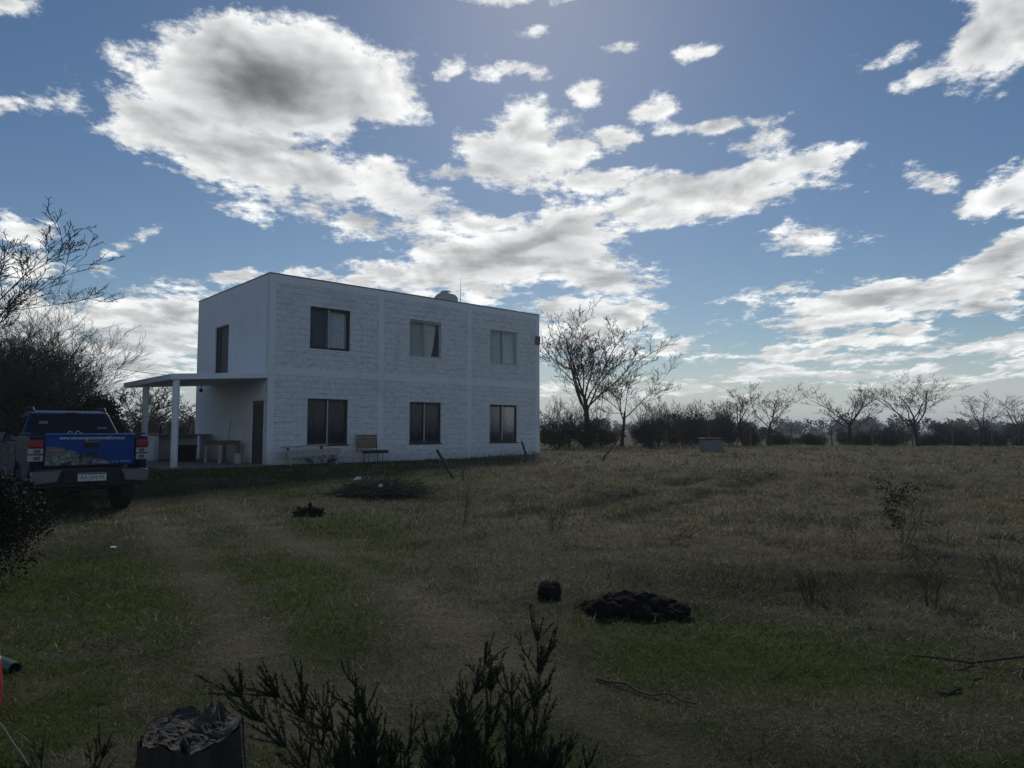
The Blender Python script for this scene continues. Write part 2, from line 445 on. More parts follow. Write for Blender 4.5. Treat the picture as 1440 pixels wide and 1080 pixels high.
def build_ground():
    def axis(lo, hi, step, far, n):
        g = np.geomspace(step, far, n); k = np.cumsum(g / g.sum() * 1.0)
        out = hi + (far - hi) * (np.geomspace(1, 400, n) - 1) / 399
        inn = lo - (far + lo) * (np.geomspace(1, 400, n) - 1) / 399
        return np.concatenate([inn[:0:-1], np.arange(lo, hi + 1e-6, step), out[1:]])
    xs = axis(-16, 16, .11, 2500, 46); ys = axis(-3, 24, .11, 2500, 46)
    X, Y = np.meshgrid(xs, ys)
    Z = ground_z(X, Y)
    V = np.stack([X, Y, Z], -1).reshape(-1, 3)
    ny, nx = X.shape
    i = np.arange(ny - 1)[:, None] * nx + np.arange(nx - 1)[None]
    Q = np.stack([i, i + 1, i + nx + 1, i + nx], -1).reshape(-1, 4)
    c = sward_col(X, Y).reshape(-1, 3)
    m, T, p = new_mat('turf_soil')
    co = T.coord()
    c0 = T.attr('tint')
    n = T.noise(co, 38, 6, .7); n2 = T.noise(co, 7, 5, .65)
    big = T.noise(co, .05, 4, .6)
    col = T.vmath('SCALE', c0, scale=T.math('MULTIPLY', T.remap(n, .3, .7, .55, 1.4), T.remap(n2, .3, .7, .75, 1.25)))
    dist = T.vmath('LENGTH', T.vmath('MULTIPLY', co, (1, 1, 0)))
    far = T.mix(T.remap(big, .4, .6), (.095, .075, .05), (.05, .062, .022))       # pasture beyond the trees
    col = T.mix(T.remap(dist, 46, 70), col, far)
    T.link(col, p.inputs['Base Color']); p.inputs['Roughness'].default_value = .95; p.inputs['Specular IOR Level'].default_value = .1
    T.link(T.bump(T.math('ADD', n, T.math('MULTIPLY', n2, 2.0)), .7, .03), p.inputs['Normal'])
    o = np_mesh('ground', V, Q, m, col=c, quads=True, smooth=True)
    o['kind'] = 'structure'
    return o
build_ground()

# ------------------------------------------------------------------ grass: blades of two kinds, uncountable
def blades(rng, x, y, L, w, col, lean=.9, bend=.6, segs=2):
    n = len(x)
    z = ground_z(x, y) - .006
    az = rng.uniform(0, 2 * np.pi, n); d = np.stack([np.cos(az), np.sin(az)], -1)
    th = np.clip(rng.normal(lean, .3, n), .05, 1.45)                # angle from upright
    pa = az + np.pi / 2 + rng.normal(0, .5, n); pd = np.stack([np.cos(pa), np.sin(pa), np.zeros(n)], -1) * (w / 2)[:, None]
    base = np.stack([x, y, z], -1)
    def along(t):
        a = np.clip(th + bend * t * t * .8, 0, 1.55)
        h = L * t
        return base + np.stack([d[:, 0] * np.sin(a) * h, d[:, 1] * np.sin(a) * h, np.cos(a) * h + .004], -1)
    if segs == 1:
        V = np.stack([base - pd, base + pd, along(1.0)], 1).reshape(-1, 3)
        T = np.arange(3 * n).reshape(-1, 3); k = 3
    else:
        mid = along(.55)
        V = np.stack([base - pd, base + pd, mid - pd * .8, mid + pd * .8, along(1.0)], 1).reshape(-1, 3)
        b = np.arange(n)[:, None] * 5
        T = np.concatenate([b + np.array([[0, 1, 3]]), b + np.array([[0, 3, 2]]), b + np.array([[2, 3, 4]])]); k = 5
    return V, T, np.repeat(col, k, 0)
def wedge(rng, n, r0, r1, half=.80, pw=1.0):
    u = rng.random(n); r = np.sqrt(r0 * r0 + u * (r1 * r1 - r0 * r0)) if pw == 1 else r0 * (r1 / r0) ** u
    a = rng.uniform(-half, half, n)
    return r * np.sin(a), r * np.cos(a)
def blocked(x, y):
    dx, dy = x + 7.856, y - 22.25
    c, s = math.cos(.738), math.sin(.738)
    u, v = dx * c + dy * s, -dx * s + dy * c
    house = (u > -3.0) & (u < 12.3) & (v > -.04) & (v < 7)
    slab = (u > -3.3) & (u < .4) & (v > -.7) & (v < 7)
    mound = ((x - .98) / .40) ** 2 + ((y - 5.66) / .22) ** 2 < 1
    return house | slab | mound
def blade_col(rng, x, y, field=False):
    g, dry, dark = sward(x, y)
    n = len(x)
    lawn = (1 - sstep(-1, 2.5, x + .1 * (y - 8))) + .6 * (1 - sstep(5.5, 8, y)) * sstep(-1, 2.5, x)
    pg = np.clip(.12 + .8 * g + .28 * np.clip(lawn, 0, 1) * (1 - .7 * track(x, y)) - .1 * field, .05, .93)
    isg = rng.random(n) < pg
    grn = np.array((.078, .108, .012)) * rng.uniform(.45, 1.6, (n, 1)) * np.array([1, 1, 1]) + rng.normal(0, .006, (n, 3)) * [1, 1, .3]
    stw = np.array((.262, .212, .125)) * np.exp(rng.normal(-.12, .48, (n, 1)))
    pale = rng.random(n) < .015
    stw[pale] *= 1.6
    c = np.where(isg[:, None], grn, stw)
    c *= (1 - .68 * dark)[:, None]
    return np.clip(c, .004, .5)
def build_grass():
    m = leaf_mat('grass_blade', .35, .7)
    rng = np.random.default_rng(5)
    out = []
    for (n, r0, r1, L0, L1, w, segs, lean) in ((170000, 2.2, 5.2, .02, .065, .0030, 2, 1.0), (170000, 5.2, 10.5, .035, .10, .008, 1, 1.0),
                                               (130000, 10.5, 21, .05, .15, .015, 1, .9), (60000, 21, 47, .08, .2, .03, 1, .8)):
        x, y = wedge(rng, n, r0, r1)
        keep = ~blocked(x, y)
        g, dry, dark = sward(x, y)
        keep &= rng.random(n) < (.45 + .5 * np.maximum(g, dry * .7))
        x, y = x[keep], y[keep]; k = len(x)
        out.append(blades(rng, x, y, rng.uniform(L0, L1, k) * (1 - .55 * track(x, y)), rng.uniform(.6, 1.3, k) * w, blade_col(rng, x, y), lean, .22, segs))
    join('lawn_grass', out, m)
    # the unmown field: tufts of taller straw and weeds
    out = []
    for (nt, per, r0, r1, L0, L1, w) in ((520, 40, 5.0, 10, .07, .22, .006), (2600, 34, 9, 20, .08, .30, .011), (4200, 22, 18, 46, .12, .38, .022)):
        x, y = wedge(rng, nt, r0, r1)
        fld = sstep(-1.6, 1.6, x + .1 * (y - 8) + rng.normal(0, .5, nt)) * sstep(6.0, 8.0, y + .5 * x)
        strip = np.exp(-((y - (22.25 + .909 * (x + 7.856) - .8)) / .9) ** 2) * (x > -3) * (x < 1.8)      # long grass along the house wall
        keep = (rng.random(nt) < np.maximum(fld * (.25 + .75 * sstep(.4, .6, fbm(x, y, 77, 3))), strip)) & ~blocked(x, y)
        x, y, strip = x[keep], y[keep], strip[keep]; k = len(x)
        sz = rng.uniform(.5, 1.2, k)
        tone = rng.random(k)
        X = np.repeat(x, per) + rng.normal(0, .06, k * per) * np.repeat(sz, per) * (1 + r0 / 15); Y = np.repeat(y, per) + rng.normal(0, .06, k * per) * np.repeat(sz, per) * (1 + r0 / 15)
        c = blade_col(rng, X, Y, True)
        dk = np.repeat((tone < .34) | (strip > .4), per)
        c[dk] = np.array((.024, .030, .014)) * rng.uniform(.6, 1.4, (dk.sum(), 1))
        out.append(blades(rng, X, Y, rng.uniform(L0, L1, k * per) * np.repeat(sz, per), rng.uniform(.6, 1.3, k * per) * w, c, .62, .8, 1))
    join('field_grass', out, m)
    # pale straws lying loose on the sward
    x, y = wedge(rng, 420, 2.6, 9)
    c = np.array((.30, .26, .19)) * rng.uniform(.5, 1.2, (420, 1))
    join('loose_straw', [blades(rng, x, y, rng.uniform(.06, .22, 420), np.full(420, .005), c, 1.42, .1, 2)], m)
def join(name, parts, m):
    V = []; T = []; C = []; b = 0
    for v, t, c in parts: V.append(v); T.append(t + b); C.append(c); b += len(v)
    o = np_mesh(name, np.concatenate(V), np.concatenate(T), m, col=np.concatenate(C)); o['kind'] = 'stuff'
    return o
build_grass()

# ------------------------------------------------------------------ the white house
HX, HY, HZ, HYAW = -7.856, 22.25, .36, .738
HL, HD, HT = 12.25, 6.85, 6.22
def hpt(x, y, z=0.0):
    c, s = math.cos(HYAW), math.sin(HYAW)
    return (HX + x * c - y * s, HY + x * s + y * c, HZ + z)

def whitewash(name, block=True):
    m, T, p = new_mat(name)
    co = T.coord(); s = T.sep(co)
    u = T.math('SUBTRACT', s[0], s[1])
    v = T.comb(u, s[2], 0.0)
    vn = T.vmath('ADD', v, T.vmath('MULTIPLY', T.vmath('SUBTRACT', T.noise(v, 1.7, 3, out=1), (.5, .5, .5)), (.30, .10, 0)))
    br = T.n.new('ShaderNodeTexBrick'); T.link(vn, br.inputs['Vector'])
    br.inputs['Scale'].default_value = 1.0; br.inputs['Brick Width'].default_value = .40; br.inputs['Row Height'].default_value = .195
    br.inputs['Mortar Size'].default_value = .016; br.inputs['Mortar Smooth'].default_value = .6; br.inputs['Bias'].default_value = 0
    br.inputs['Color1'].default_value = (1, 1, 1, 1); br.inputs['Color2'].default_value = (.55, .55, .55, 1); br.inputs['Mortar'].default_value = (0, 0, 0, 1)
    streak = T.noise(T.vmath('MULTIPLY', v, (3.0, 8.5, 1)), 1.0, 7, .66, .6)
    lump = T.noise(v, 9, 7, .68)
    fine = T.noise(v, 55, 4, .6)
    stain = T.noise(v, .55, 5, .6)
    drip = T.noise(T.vmath('MULTIPLY', v, (2.6, .35, 1)), 1.0, 5, .6)
    white = (.82, .85, .90)
    worn = T.remap(T.math('ADD', streak, T.math('MULTIPLY', lump, .7)), .80, 1.06, 0, 1, True) if block else T.remap(lump, .60, .8, 0, .6, True)  # grey blotches: shading of the rough wall surface put into the colour
    brick = T.math('SUBTRACT', 1.0, br.outputs['Fac'])
    col = T.mix(T.math('MULTIPLY', worn, .46 if block else .3), white, (.42, .43, .45))
    col = T.mix(T.remap(stain, .5, .75, 0, .35, True), col, (.47, .47, .46))
    col = T.mix(T.remap(drip, .56, .78, 0, .35, True), col, (.42, .42, .42))
    foot = T.math('MULTIPLY', T.remap(s[2], 0, .55, 1, 0, True), T.remap(lump, .35, .65, .2, 1))
    col = T.mix(T.math('MULTIPLY', foot, .55), col, (.25, .24, .22))              # splashed soil at the foot
    if block:
        col = T.mix(T.math('MULTIPLY', T.math('SUBTRACT', 1.0, brick), .06), col, (.40, .40, .41))
    T.link(col, p.inputs['Base Color']); p.inputs['Roughness'].default_value = .92; p.inputs['Specular IOR Level'].default_value = .15
    h = T.math('ADD', T.math('MULTIPLY', streak, 1.0), T.math('MULTIPLY', lump, .7))
    h = T.math('ADD', h, T.math('MULTIPLY', fine, .15))
    if block:
        h = T.math('ADD', h, T.math('MULTIPLY', brick, .24))
        h = T.math('ADD', h, T.math('MULTIPLY', T.sep(br.outputs['Color'])[0], .15))
        T.link(T.bump(h, 1.0, .035), p.inputs['Normal'])
    else:
        T.link(T.bump(h, .5, .008), p.inputs['Normal'])
    return m
M_BLOCK = whitewash('whitewashed_block'); M_PLASTER = whitewash('whitewashed_plaster', False)
M_DARKFRAME = mat('dark_frame', (.022, .023, .026), .45)
M_ALU = mat('aluminium_frame', (.42, .44, .46), .4, .3)
M_GLASS = glass_mat('window_glass', (.95, .96, .97), refl=.35)
M_CURT_D = mat('dark_curtain', (.018, .028, .046), .9)
M_CURT_M = mat('slate_curtain', (.075, .10, .14), .9)
M_CURT_G = mat('grey_curtain', (.55, .56, .57), .9)
M_CURT_B = mat('pale_blue_curtain', (.66, .72, .75), .9)
M_CURT_W = mat('cream_curtain', (.74, .72, .67), .9)
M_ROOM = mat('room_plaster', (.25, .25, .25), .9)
M_CONC = mat('concrete', (.20, .195, .185), .9, bump=.4, scale=4)
M_IRON = mat('dark_iron', (.018, .019, .022), .5, .3)

def wall(name, parent, m, L, z0, z1, holes, th, frame):
    """a wall of length L with rectangular openings; frame maps (along, inward, up) to house coordinates"""
    xs = sorted({0.0, L} | {h[0] for h in holes} | {h[1] for h in holes})
    zs = sorted({z0, z1} | {h[2] for h in holes} | {h[3] for h in holes})
    mb = MB()
    def solid(i, k):
        if i < 0 or k < 0 or i >= len(xs) - 1 or k >= len(zs) - 1: return False
        cx, cz = (xs[i] + xs[i+1]) / 2, (zs[k] + zs[k+1]) / 2
        return not any(h[0] < cx < h[1] and h[2] < cz < h[3] for h in holes)
    def q(pts): mb.add([frame(*p) for p in pts], [(0, 1, 2, 3)])
    for i in range(len(xs) - 1):
        for k in range(len(zs) - 1):
            if not solid(i, k): continue
            a, b, c, d = xs[i], xs[i+1], zs[k], zs[k+1]
            q([(a, 0, c), (b, 0, c), (b, 0, d), (a, 0, d)]); q([(a, th, c), (a, th, d), (b, th, d), (b, th, c)])
            if not solid(i - 1, k): q([(a, 0, c), (a, 0, d), (a, th, d), (a, th, c)])
            if not solid(i + 1, k): q([(b, 0, c), (b, th, c), (b, th, d), (b, 0, d)])
            if not solid(i, k - 1): q([(a, 0, c), (a, th, c), (b, th, c), (b, 0, c)])
            if not solid(i, k + 1): q([(a, 0, d), (b, 0, d), (b, th, d), (a, th, d)])
    me = bpy.data.meshes.new(name)
    bm = bmesh.new()
    for v in mb.v: bm.verts.new(v)
    bm.verts.ensure_lookup_table()
    for f in mb.f: bm.faces.new([bm.verts[i] for i in f])
    bmesh.ops.remove_doubles(bm, verts=bm.verts, dist=1e-4)
    bmesh.ops.recalc_face_normals(bm, faces=bm.faces)
    bm.to_mesh(me); bm.free(); me.materials.append(m)
    o = bpy.data.objects.new(name, me); COL.objects.link(o); o.parent = parent
    return o

def curtain(x0, x1, z0, z1, y, m, parent, amp=.022, wl=.11, shape=None, seed=0):
    rnd = random.Random(seed)
    n = max(6, int((x1 - x0) / .012)); mb = MB(); vs = []; fs = []
    ph = rnd.random() * 6
    rows = 10
    for k in range(rows + 1):
        t = k / rows
        for i in range(n + 1):
            u = i / n
            xr = x1 if shape is None else x0 + (x1 - x0) * shape(t)
            x = x0 + (xr - x0) * u
            s = x + .02 * math.sin(x * 9 + ph)
            vs.append((x, y + amp * math.sin(2 * math.pi * s / wl + ph) * (.75 + .25 * math.sin(3 * u + 2 * t)) + .008 * math.sin(29 * u + 5 * t), z0 + (z1 - z0) * t))
    for k in range(rows):
        for i in range(n):
            a = k * (n + 1) + i; fs.append((a, a + 1, a + n + 2, a + n + 1))
    return MB().add(vs, fs).build('curtain', m, parent, smooth=True)

house = thing('white_house', 'two storey flat roofed house of whitewashed block with six sliding windows', 'house', (HX, HY, HZ), HYAW)
WIN = {'u1': (1.42, 2.93), 'u2': (5.42, 6.91), 'u3': (9.40, 10.915), 'l1': (1.38, 2.89), 'l2': (5.45, 6.91), 'l3': (9.38, 10.915)}
UB, UT, LB, LT = 3.877, 5.315, .64, 2.19
holes = [(a, b, UB if k[0] == 'u' else LB, UT if k[0] == 'u' else LT) for k, (a, b) in WIN.items()]
wall('front_wall', house, M_BLOCK, HL, -.5, HT, holes, .2, lambda a, d, z: (a, d, z))
wall('side_wall', house, M_PLASTER, HD - .4, -.5, HT, [(3.32, 4.71, 3.13, 4.96), (.08, 1.08, 0.0, 2.09)], .2, lambda a, d, z: (d, a + .2, z))
wall('rear_wall', house, M_BLOCK, HL, -.5, HT, [(2, 3.5, .7, 2.1), (6, 7.5, .7, 2.1), (3, 4.5, 3.9, 5.2), (8, 9.5, 3.9, 5.2)], .2, lambda a, d, z: (a, HD - d, z))
wall('far_side_wall', house, M_BLOCK, HD - .4, -.5, HT, [], .2, lambda a, d, z: (HL - d, a + .2, z))
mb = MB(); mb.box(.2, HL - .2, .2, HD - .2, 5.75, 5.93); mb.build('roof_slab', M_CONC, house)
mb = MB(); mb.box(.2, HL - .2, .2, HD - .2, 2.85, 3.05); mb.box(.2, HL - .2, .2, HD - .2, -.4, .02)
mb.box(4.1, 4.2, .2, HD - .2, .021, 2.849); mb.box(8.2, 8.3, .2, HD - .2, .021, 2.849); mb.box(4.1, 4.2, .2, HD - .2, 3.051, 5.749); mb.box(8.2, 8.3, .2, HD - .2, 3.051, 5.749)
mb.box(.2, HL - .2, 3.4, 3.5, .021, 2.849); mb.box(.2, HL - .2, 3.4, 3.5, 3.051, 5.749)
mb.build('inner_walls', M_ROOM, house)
# flush concrete bands and columns stand a few millimetres proud of the block
mb = MB(); mb.box(.0, HL, -.010, -.001, 2.93, 3.17)
mb.build('floor_beam', M_PLASTER, house)
mb = MB(); mb.box(0, HL, -.008, -.001, 5.98, HT - .03)
mb.build('roof_beam', M_PLASTER, house)
for x in (.0, 4.08, 8.19, HL - .22):
    mb = MB(); mb.box(x, x + .22, -.007, -.001, -.45, 2.929); mb.box(x, x + .22, -.007, -.001, 3.171, 5.979)
    mb.build('column', M_PLASTER, house)
mb = MB()
mb.box(-.015, HL + .015, -.018, .215, HT, HT + .035); mb.box(-.015, .215, .216, HD + .015, HT, HT + .035)
mb.box(HL - .215, HL + .015, .216, HD + .015, HT, HT + .035); mb.box(.216, HL - .216, HD - .215, HD + .015, HT, HT + .035)
mb.build('parapet_coping', M_CONC, house)

def window(key, fm, mull, left, right, open_left=False, seed=0):
    a, b = WIN[key]; z0, z1 = (UB, UT) if key[0] == 'u' else (LB, LT)
    y0 = .055
    f = MB(); t = .045
    f.box(a + .002, b - .002, y0, y0 + .08, z0 + .002, z0 + t); f.box(a + .002, b - .002, y0, y0 + .08, z1 - t, z1 - .002)
    f.box(a + .002, a + t, y0, y0 + .08, z0 + t, z1 - t); f.box(b - t, b - .002, y0, y0 + .08, z0 + t, z1 - t)
    fr = f.build('window', fm, house, bevel=.004)
    fr['label'] = {'u': 'upper', 'l': 'lower'}[key[0]] + ' sliding window with ' + {'u1': 'one blue pleated curtain', 'u2': 'a cream curtain half drawn aside', 'u3': 'grey curtains', 'l1': 'dark curtains above the white bench', 'l2': 'dark curtains and a pale centre bar', 'l3': 'dark curtains nearest the right corner'}[key]
    c = (a + b) / 2 + mull
    for (x0, x1, dy, sm) in ((a + t, c + .025, .045, fm), (c - .025, b - t, .015, fm)):
        s = MB(); w = .04
        s.box(x0, x1, y0 + dy, y0 + dy + .025, z0 + t + .001, z0 + t + w); s.box(x0, x1, y0 + dy, y0 + dy + .025, z1 - t - w, z1 - t - .001)
        s.box(x0, x0 + w, y0 + dy, y0 + dy + .025, z0 + t + w, z1 - t - w); s.box(x1 - w, x1, y0 + dy, y0 + dy + .025, z0 + t + w, z1 - t - w)
        s.build('sash', fm, fr)
        g = MB(); g.box(x0 + w, x1 - w, y0 + dy + .010, y0 + dy + .014, z0 + t + w, z1 - t - w); g.build('pane', M_GLASS, fr)
    m = MB(); m.box(c - .022, c + .022, y0 - .004, y0 + .0145, z0 + t, z1 - t); m.build('meeting_rail', M_ALU, fr)
    if left: curtain(a + .03, c, z0 + .03, z1 - .03, .26, left[0], fr, *left[1:], seed=seed)
    if right: curtain(c + .01, b - .03, z0 + .03, z1 - .03, .24, right[0], fr, *right[1:], seed=seed + 1)
    s = MB(); s.box(a - .03, b + .03, -.03, y0 - .001, z0 - .05, z0 - .0015); s.build('sill', M_PLASTER if key[0] == 'u' else M_DARKFRAME, fr, bevel=.006)
    return fr
window('u1', M_DARKFRAME, -.05, (M_CURT_M, .015, .16), (M_CURT_B, .045, .17), seed=3)
window('u2', M_ALU, -.04, (M_CURT_G, .02, .13), (M_CURT_W, .012, .12, lambda t: .5 + .42 * t ** .6), seed=7)
window('u3', M_ALU, -.02, (M_CURT_G, .02, .14), (M_CURT_G, .03, .16), seed=11)
window('l1', M_DARKFRAME, 0, (M_CURT_D, .02, .12), (M_CURT_D, .02, .12), seed=13)
window('l2', M_DARKFRAME, -.03, (M_CURT_D, .02, .14), (M_CURT_D, .02, .14), seed=17)
window('l3', M_DARKFRAME, -.05, (M_CURT_D, .02, .15), (M_CURT_D, .015, .15), seed=19)

# doors in the side wall (outward is -x)
def side_door(y0, y1, z0, z1, label, barred):
    y0 += .2; y1 += .2
    f = MB(); t = .05
    f.box(.05, .14, y0 + .002, y0 + t, z0, z1 - .002); f.box(.05, .14, y1 - t, y1 - .002, z0, z1 - .002); f.box(.05, .14, y0 + t, y1 - t, z1 - t, z1 - .002)
    fr = f.build('door', M_DARKFRAME, house, bevel=.004, label=label)
    l = MB()
    l.box(.09, .125, y0 + t + .003, y1 - t - .003, z0 + .01, z1 - t - .003)
    l.build('door_leaf', M_IRON, fr)
    h = MB(); h.box(.03, .09, y0 + .10, y0 + .14, z0 + 1.0, z0 + 1.12); h.build('door_handle', M_ALU, fr, bevel=.008)
    g = MB()
    if barred:
        n = 9
        for i in range(n):
            y = y0 + t + .06 + (y1 - y0 - 2 * t - .12) * i / (n - 1)
            g.box(.055, .085, y - .012, y + .012, z0 + .06, z1 - t - .05)
        g.box(.056, .084, y0 + t + .02, y1 - t - .02, z0 + .02, z0 + .059); g.box(.056, .084, y0 + t + .02, y1 - t - .02, z1 - t - .049, z1 - t - .012)
        g.build('grille', M_ALUDK, fr)
    else:
        g.box(.06, .088, y1 - t - .30, y1 - t - .26, z0 + .02, z1 - t - .02); g.box(.06, .088, y1 - t - .12, y1 - t - .09, z0 + .02, z1 - t - .02)
        g.build('stile', M_ALUDK, fr)
M_ALUDK = mat('weathered_steel', (.10, .11, .125), .5, .3)
side_door(3.32, 4.71, 3.13, 4.96, 'upper dark door opening onto the porch roof', False)
side_door(.08, 1.08, 0.0, 2.09, 'lower dark door with upright steel bars under the porch', True)

# porch: slab roof that falls away from the house, on round columns
mb = MB()
mb.prism([(-2.93, 2.60), (-.001, 2.80), (-.001, 2.98), (-2.93, 2.775)], 0.0, 5.3, 'y')
mb.build('porch_roof', M_PLASTER, house, bevel=.01)
for y in (.13, 3.3):
    mb = MB(); mb.lathe([(.10, -.3), (.10, .0), (.098, 1.2), (.10, 2.64)], 20, Matrix.Translation((-2.72, y, 0)))
    mb.build('porch_column', M_PLASTER, house, smooth=False)
mb = MB(); mb.box(-3.15, -.002, -.5, HD, -.3, .035)
mb.build('porch_floor', M_CONC, house, bevel=.015)
mb = MB(); mb.tube([(-1.3, 2.3, 2.66), (-1.3, 2.3, 2.5)], .012); mb.lathe([(.03, 0), (.06, -.02), (.055, -.09), (.02, -.12)], 16, Matrix.Translation((-1.3, 2.3, 2.5)))
mb.build('porch_lamp', M_IRON, house)

# things on and against the house
tk = thing('water_tank', 'domed pale plastic water tank on the flat roof beside the antenna mast', 'water tank', hpt(8.75, 2.2, 6.12))
m_tank = mat('tank_plastic', (.42, .43, .45), .5)
prof = [(.50, 0), (.52, .03)]
for i in range(6): prof += [(.52, .06 + i * .11), (.505, .09 + i * .11), (.52, .12 + i * .11)]
prof += [(.50, .76), (.42, .86), (.30, .93), (.24, .95)]
MB().lathe(prof, 32).build('tank_body', m_tank, tk, smooth=True)
MB().lathe([(.25, .94), (.25, .99), (.20, 1.03), (.05, 1.045)], 24).build('lid', m_tank, tk, bevel=.01)
mb = MB(); mb.tube([(-.62, .1, 0), (-.62, .1, .72), (-.50, .1, .72)], .022); mb.build('inlet_pipe', M_CONC, tk)
am = thing('antenna_mast', 'thin antenna mast standing on the roof right of the water tank', 'antenna', hpt(9.15, 1.7, 5.93))
MB().tube([(0, 0, 0), (0, 0, 1.0), (.01, 0, 1.75)], [.016, .012, .006], 6).build('mast', M_IRON, am)
MB().tube([(.22, .05, 0), (.22, .05, .72)], .009, 6).build('stay', M_IRON, am)
wb = thing('wall_box', 'small grey box fixed to the wall below the right roof corner', 'box', hpt(HL - .16, -.08, 5.05))
MB().box(-.11, .10, -.06, .07, -.16, .20).build('case', M_ALUDK, wb, bevel=.01)
mb = MB(); mb.tube([(.13, .0, -.12), (.20, 0, -.05), (.20, 0, .22), (.13, 0, .25)], .014, 6); mb.build('conduit', M_IRON, wb)

# ------------------------------------------------------------------ porch and yard furniture
M_WOODG = mat('grey_wood', (.17, .15, .125), .85, var=.35, scale=14, bump=.5)
M_WOODB = mat('brown_wood', (.24, .17, .10), .75, var=.3, scale=10, bump=.4)
M_WHITEW = mat('worn_white_paint', (.42, .42, .40), .75, var=.3, scale=9, bump=.3)
M_BLACKP = mat('black_plastic', (.012, .012, .014), .5)
def hthing(name, label, cat, x, y, rot=0.0, group=None, z=.035):
    return thing(name, label, cat, hpt(x, y, z), HYAW + rot, group)
# workbench along the side wall, its length runs into the house depth
t = hthing('work_table', 'low wooden work table standing on the porch left of the barred door', 'table', -.62, 2.15)
mb = MB(); mb.box(-.36, .36, -.75, .75, .70, .745); mb.build('table_top', M_WOODG, t, bevel=.006)
mb = MB(); mb.box(-.33, .33, -.70, .70, .60, .699); mb.build('apron', M_WOODG, t)
for x in (-.31, .31):
    for y in (-.66, .66):
        mb = MB(); mb.box(x - .04, x + .04, y - .04, y + .04, 0, .599); mb.build('leg', M_WHITEW if x < 0 else M_WOODG, t, bevel=.004)
s = hthing('masonry_counter', 'whitewashed masonry counter with a dark slab top at the far end of the porch', 'counter', -1.05, 5.6)
mb = MB(); mb.box(-.95, -.80, -.75, .75, 0, .90); mb.box(-.80, .95, .60, .75, 0, .90); mb.build('counter_wall', M_PLASTER, s, bevel=.01)
mb = MB(); mb.box(-1.0, 1.0, -.80, .80, .902, .95); mb.build('counter_top', M_CONC, s, bevel=.01)
b = hthing('storage_tub', 'black round tub standing under the end of the porch counter', 'tub', -1.2, 4.1)
MB().lathe([(.30, 0), (.36, .10), (.40, .52), (.43, .54), (.43, .57), (.38, .57), (.33, .08), (.02, .06)], 28).build('tub_wall', M_BLACKP, b, smooth=True)
b = hthing('bottle', 'dark long necked bottle standing on the corner of the porch counter', 'bottle', -1.75, 5.15, z=.986)
MB().lathe([(.045, 0), (.05, .02), (.05, .22), (.018, .30), (.016, .38), (.02, .385), (.02, .40), (.001, .40)], 16, Matrix.Rotation(R(8), 4, 'Y')).build('bottle_glass', M_BLACKP, b, smooth=True)
b = hthing('paint_can', 'pale metal can on the porch floor between table and door', 'can', -.45, 1.18)
MB().lathe([(.13, 0), (.14, .01), (.14, .32), (.145, .33), (.13, .34), (.10, .335)], 20).build('can_wall', M_WHITEW, b)
mb = MB(); mb.tube([(.14 * math.cos(a), .14 * math.sin(a) * .3 - .13, .30 - .12 * math.sin(a)) for a in np.linspace(0, math.pi, 9)], .004, 5); mb.build('wire_handle', M_IRON, b)
b = hthing('broom', 'thin stick of a broom leaning on the porch wall behind the table', 'broom', -.12, 2.95)
mb = MB(); mb.tube([(-.10, 0, .10), (.07, -.02, 1.45)], .013, 8); mb.build('broom_stick', M_WOODB, b)
mb = MB(); mb.prism([(-.14, 0), (.14, 0), (.10, .15), (-.10, .15)], -.12, -.07, 'x'); mb.build('broom_head', M_WOODG, b)
# long white bench under the left lower window, sagging and heaped with boards
b = hthing('white_bench', 'long worn white plank bench sloping under the left lower window', 'bench', 1.32, -.55, z=0)
Mx = Matrix.Rotation(R(-2.5), 4, 'Y')
mb = MB(); mb.box(-.95, .95, -.20, .16, .43, .475, Mx); mb.build('seat', M_WHITEW, b, bevel=.006)
mb = MB(); mb.box(-.93, .93, -.185, -.155, .29, .42, Mx); mb.build('front_rail', M_WHITEW, b)
mb = MB(); mb.box(-.97, .55, -.06, .18, .60, .64, Matrix.Rotation(R(-3.2), 4, 'Y')); mb.build('loose_board', M_WHITEW, b)
mb = MB(); mb.box(-.85, -.80, -.02, .10, .47, .60); mb.build('board_prop', M_WOODG, b); mb = MB(); mb.box(.30, .36, -.02, .10, .50, .64); mb.build('board_prop', M_WOODG, b)
for x in (-.82, .80):
    for y in (-.13, .11):
        mb = MB(); mb.box(x - .03, x + .03, y - .025, y + .025, -.06, .425); mb.build('leg', M_WHITEW, b)
# old slatted garden seat
b = hthing('garden_seat', 'single slatted wooden seat with black iron legs against the house wall', 'chair', 3.48, -.62, R(-4), z=0)
for k in range(5):
    mb = MB(); z = .50 + k * .095; mb.box(-.42, .30, .22 + k * .012, .245 + k * .012, z, z + .085); mb.build('back_slat', M_WOODB, b, bevel=.004)
for k in range(4):
    mb = MB(); y = -.20 + k * .105; mb.box(-.44, .50, y, y + .095, .405, .43); mb.build('seat_slat', M_WOODB if k else M_BLACKP, b, bevel=.004)
mb = MB(); mb.box(-.46, .54, -.225, -.203, .33, .435); mb.build('front_rail', M_BLACKP, b)
for x in (-.46, .31):
    mb = MB(); mb.tube([(x, .2, .40), (x, .24, .70), (x, .285, 1.0)], .014, 6); mb.build('back_post', M_IRON, b)
for x in (-.28, .26):
    mb = MB(); mb.tube([(x - .06, -.18, -.05), (x - .05, -.15, .40), (x + .05, .15, .40), (x + .09, .20, -.05)], .013, 6); mb.build('leg', M_IRON, b)
    mb = MB(); mb.tube([(x + .08, -.18, -.05), (x + .07, -.15, .40)], .011, 6); mb.build('leg', M_IRON, b)
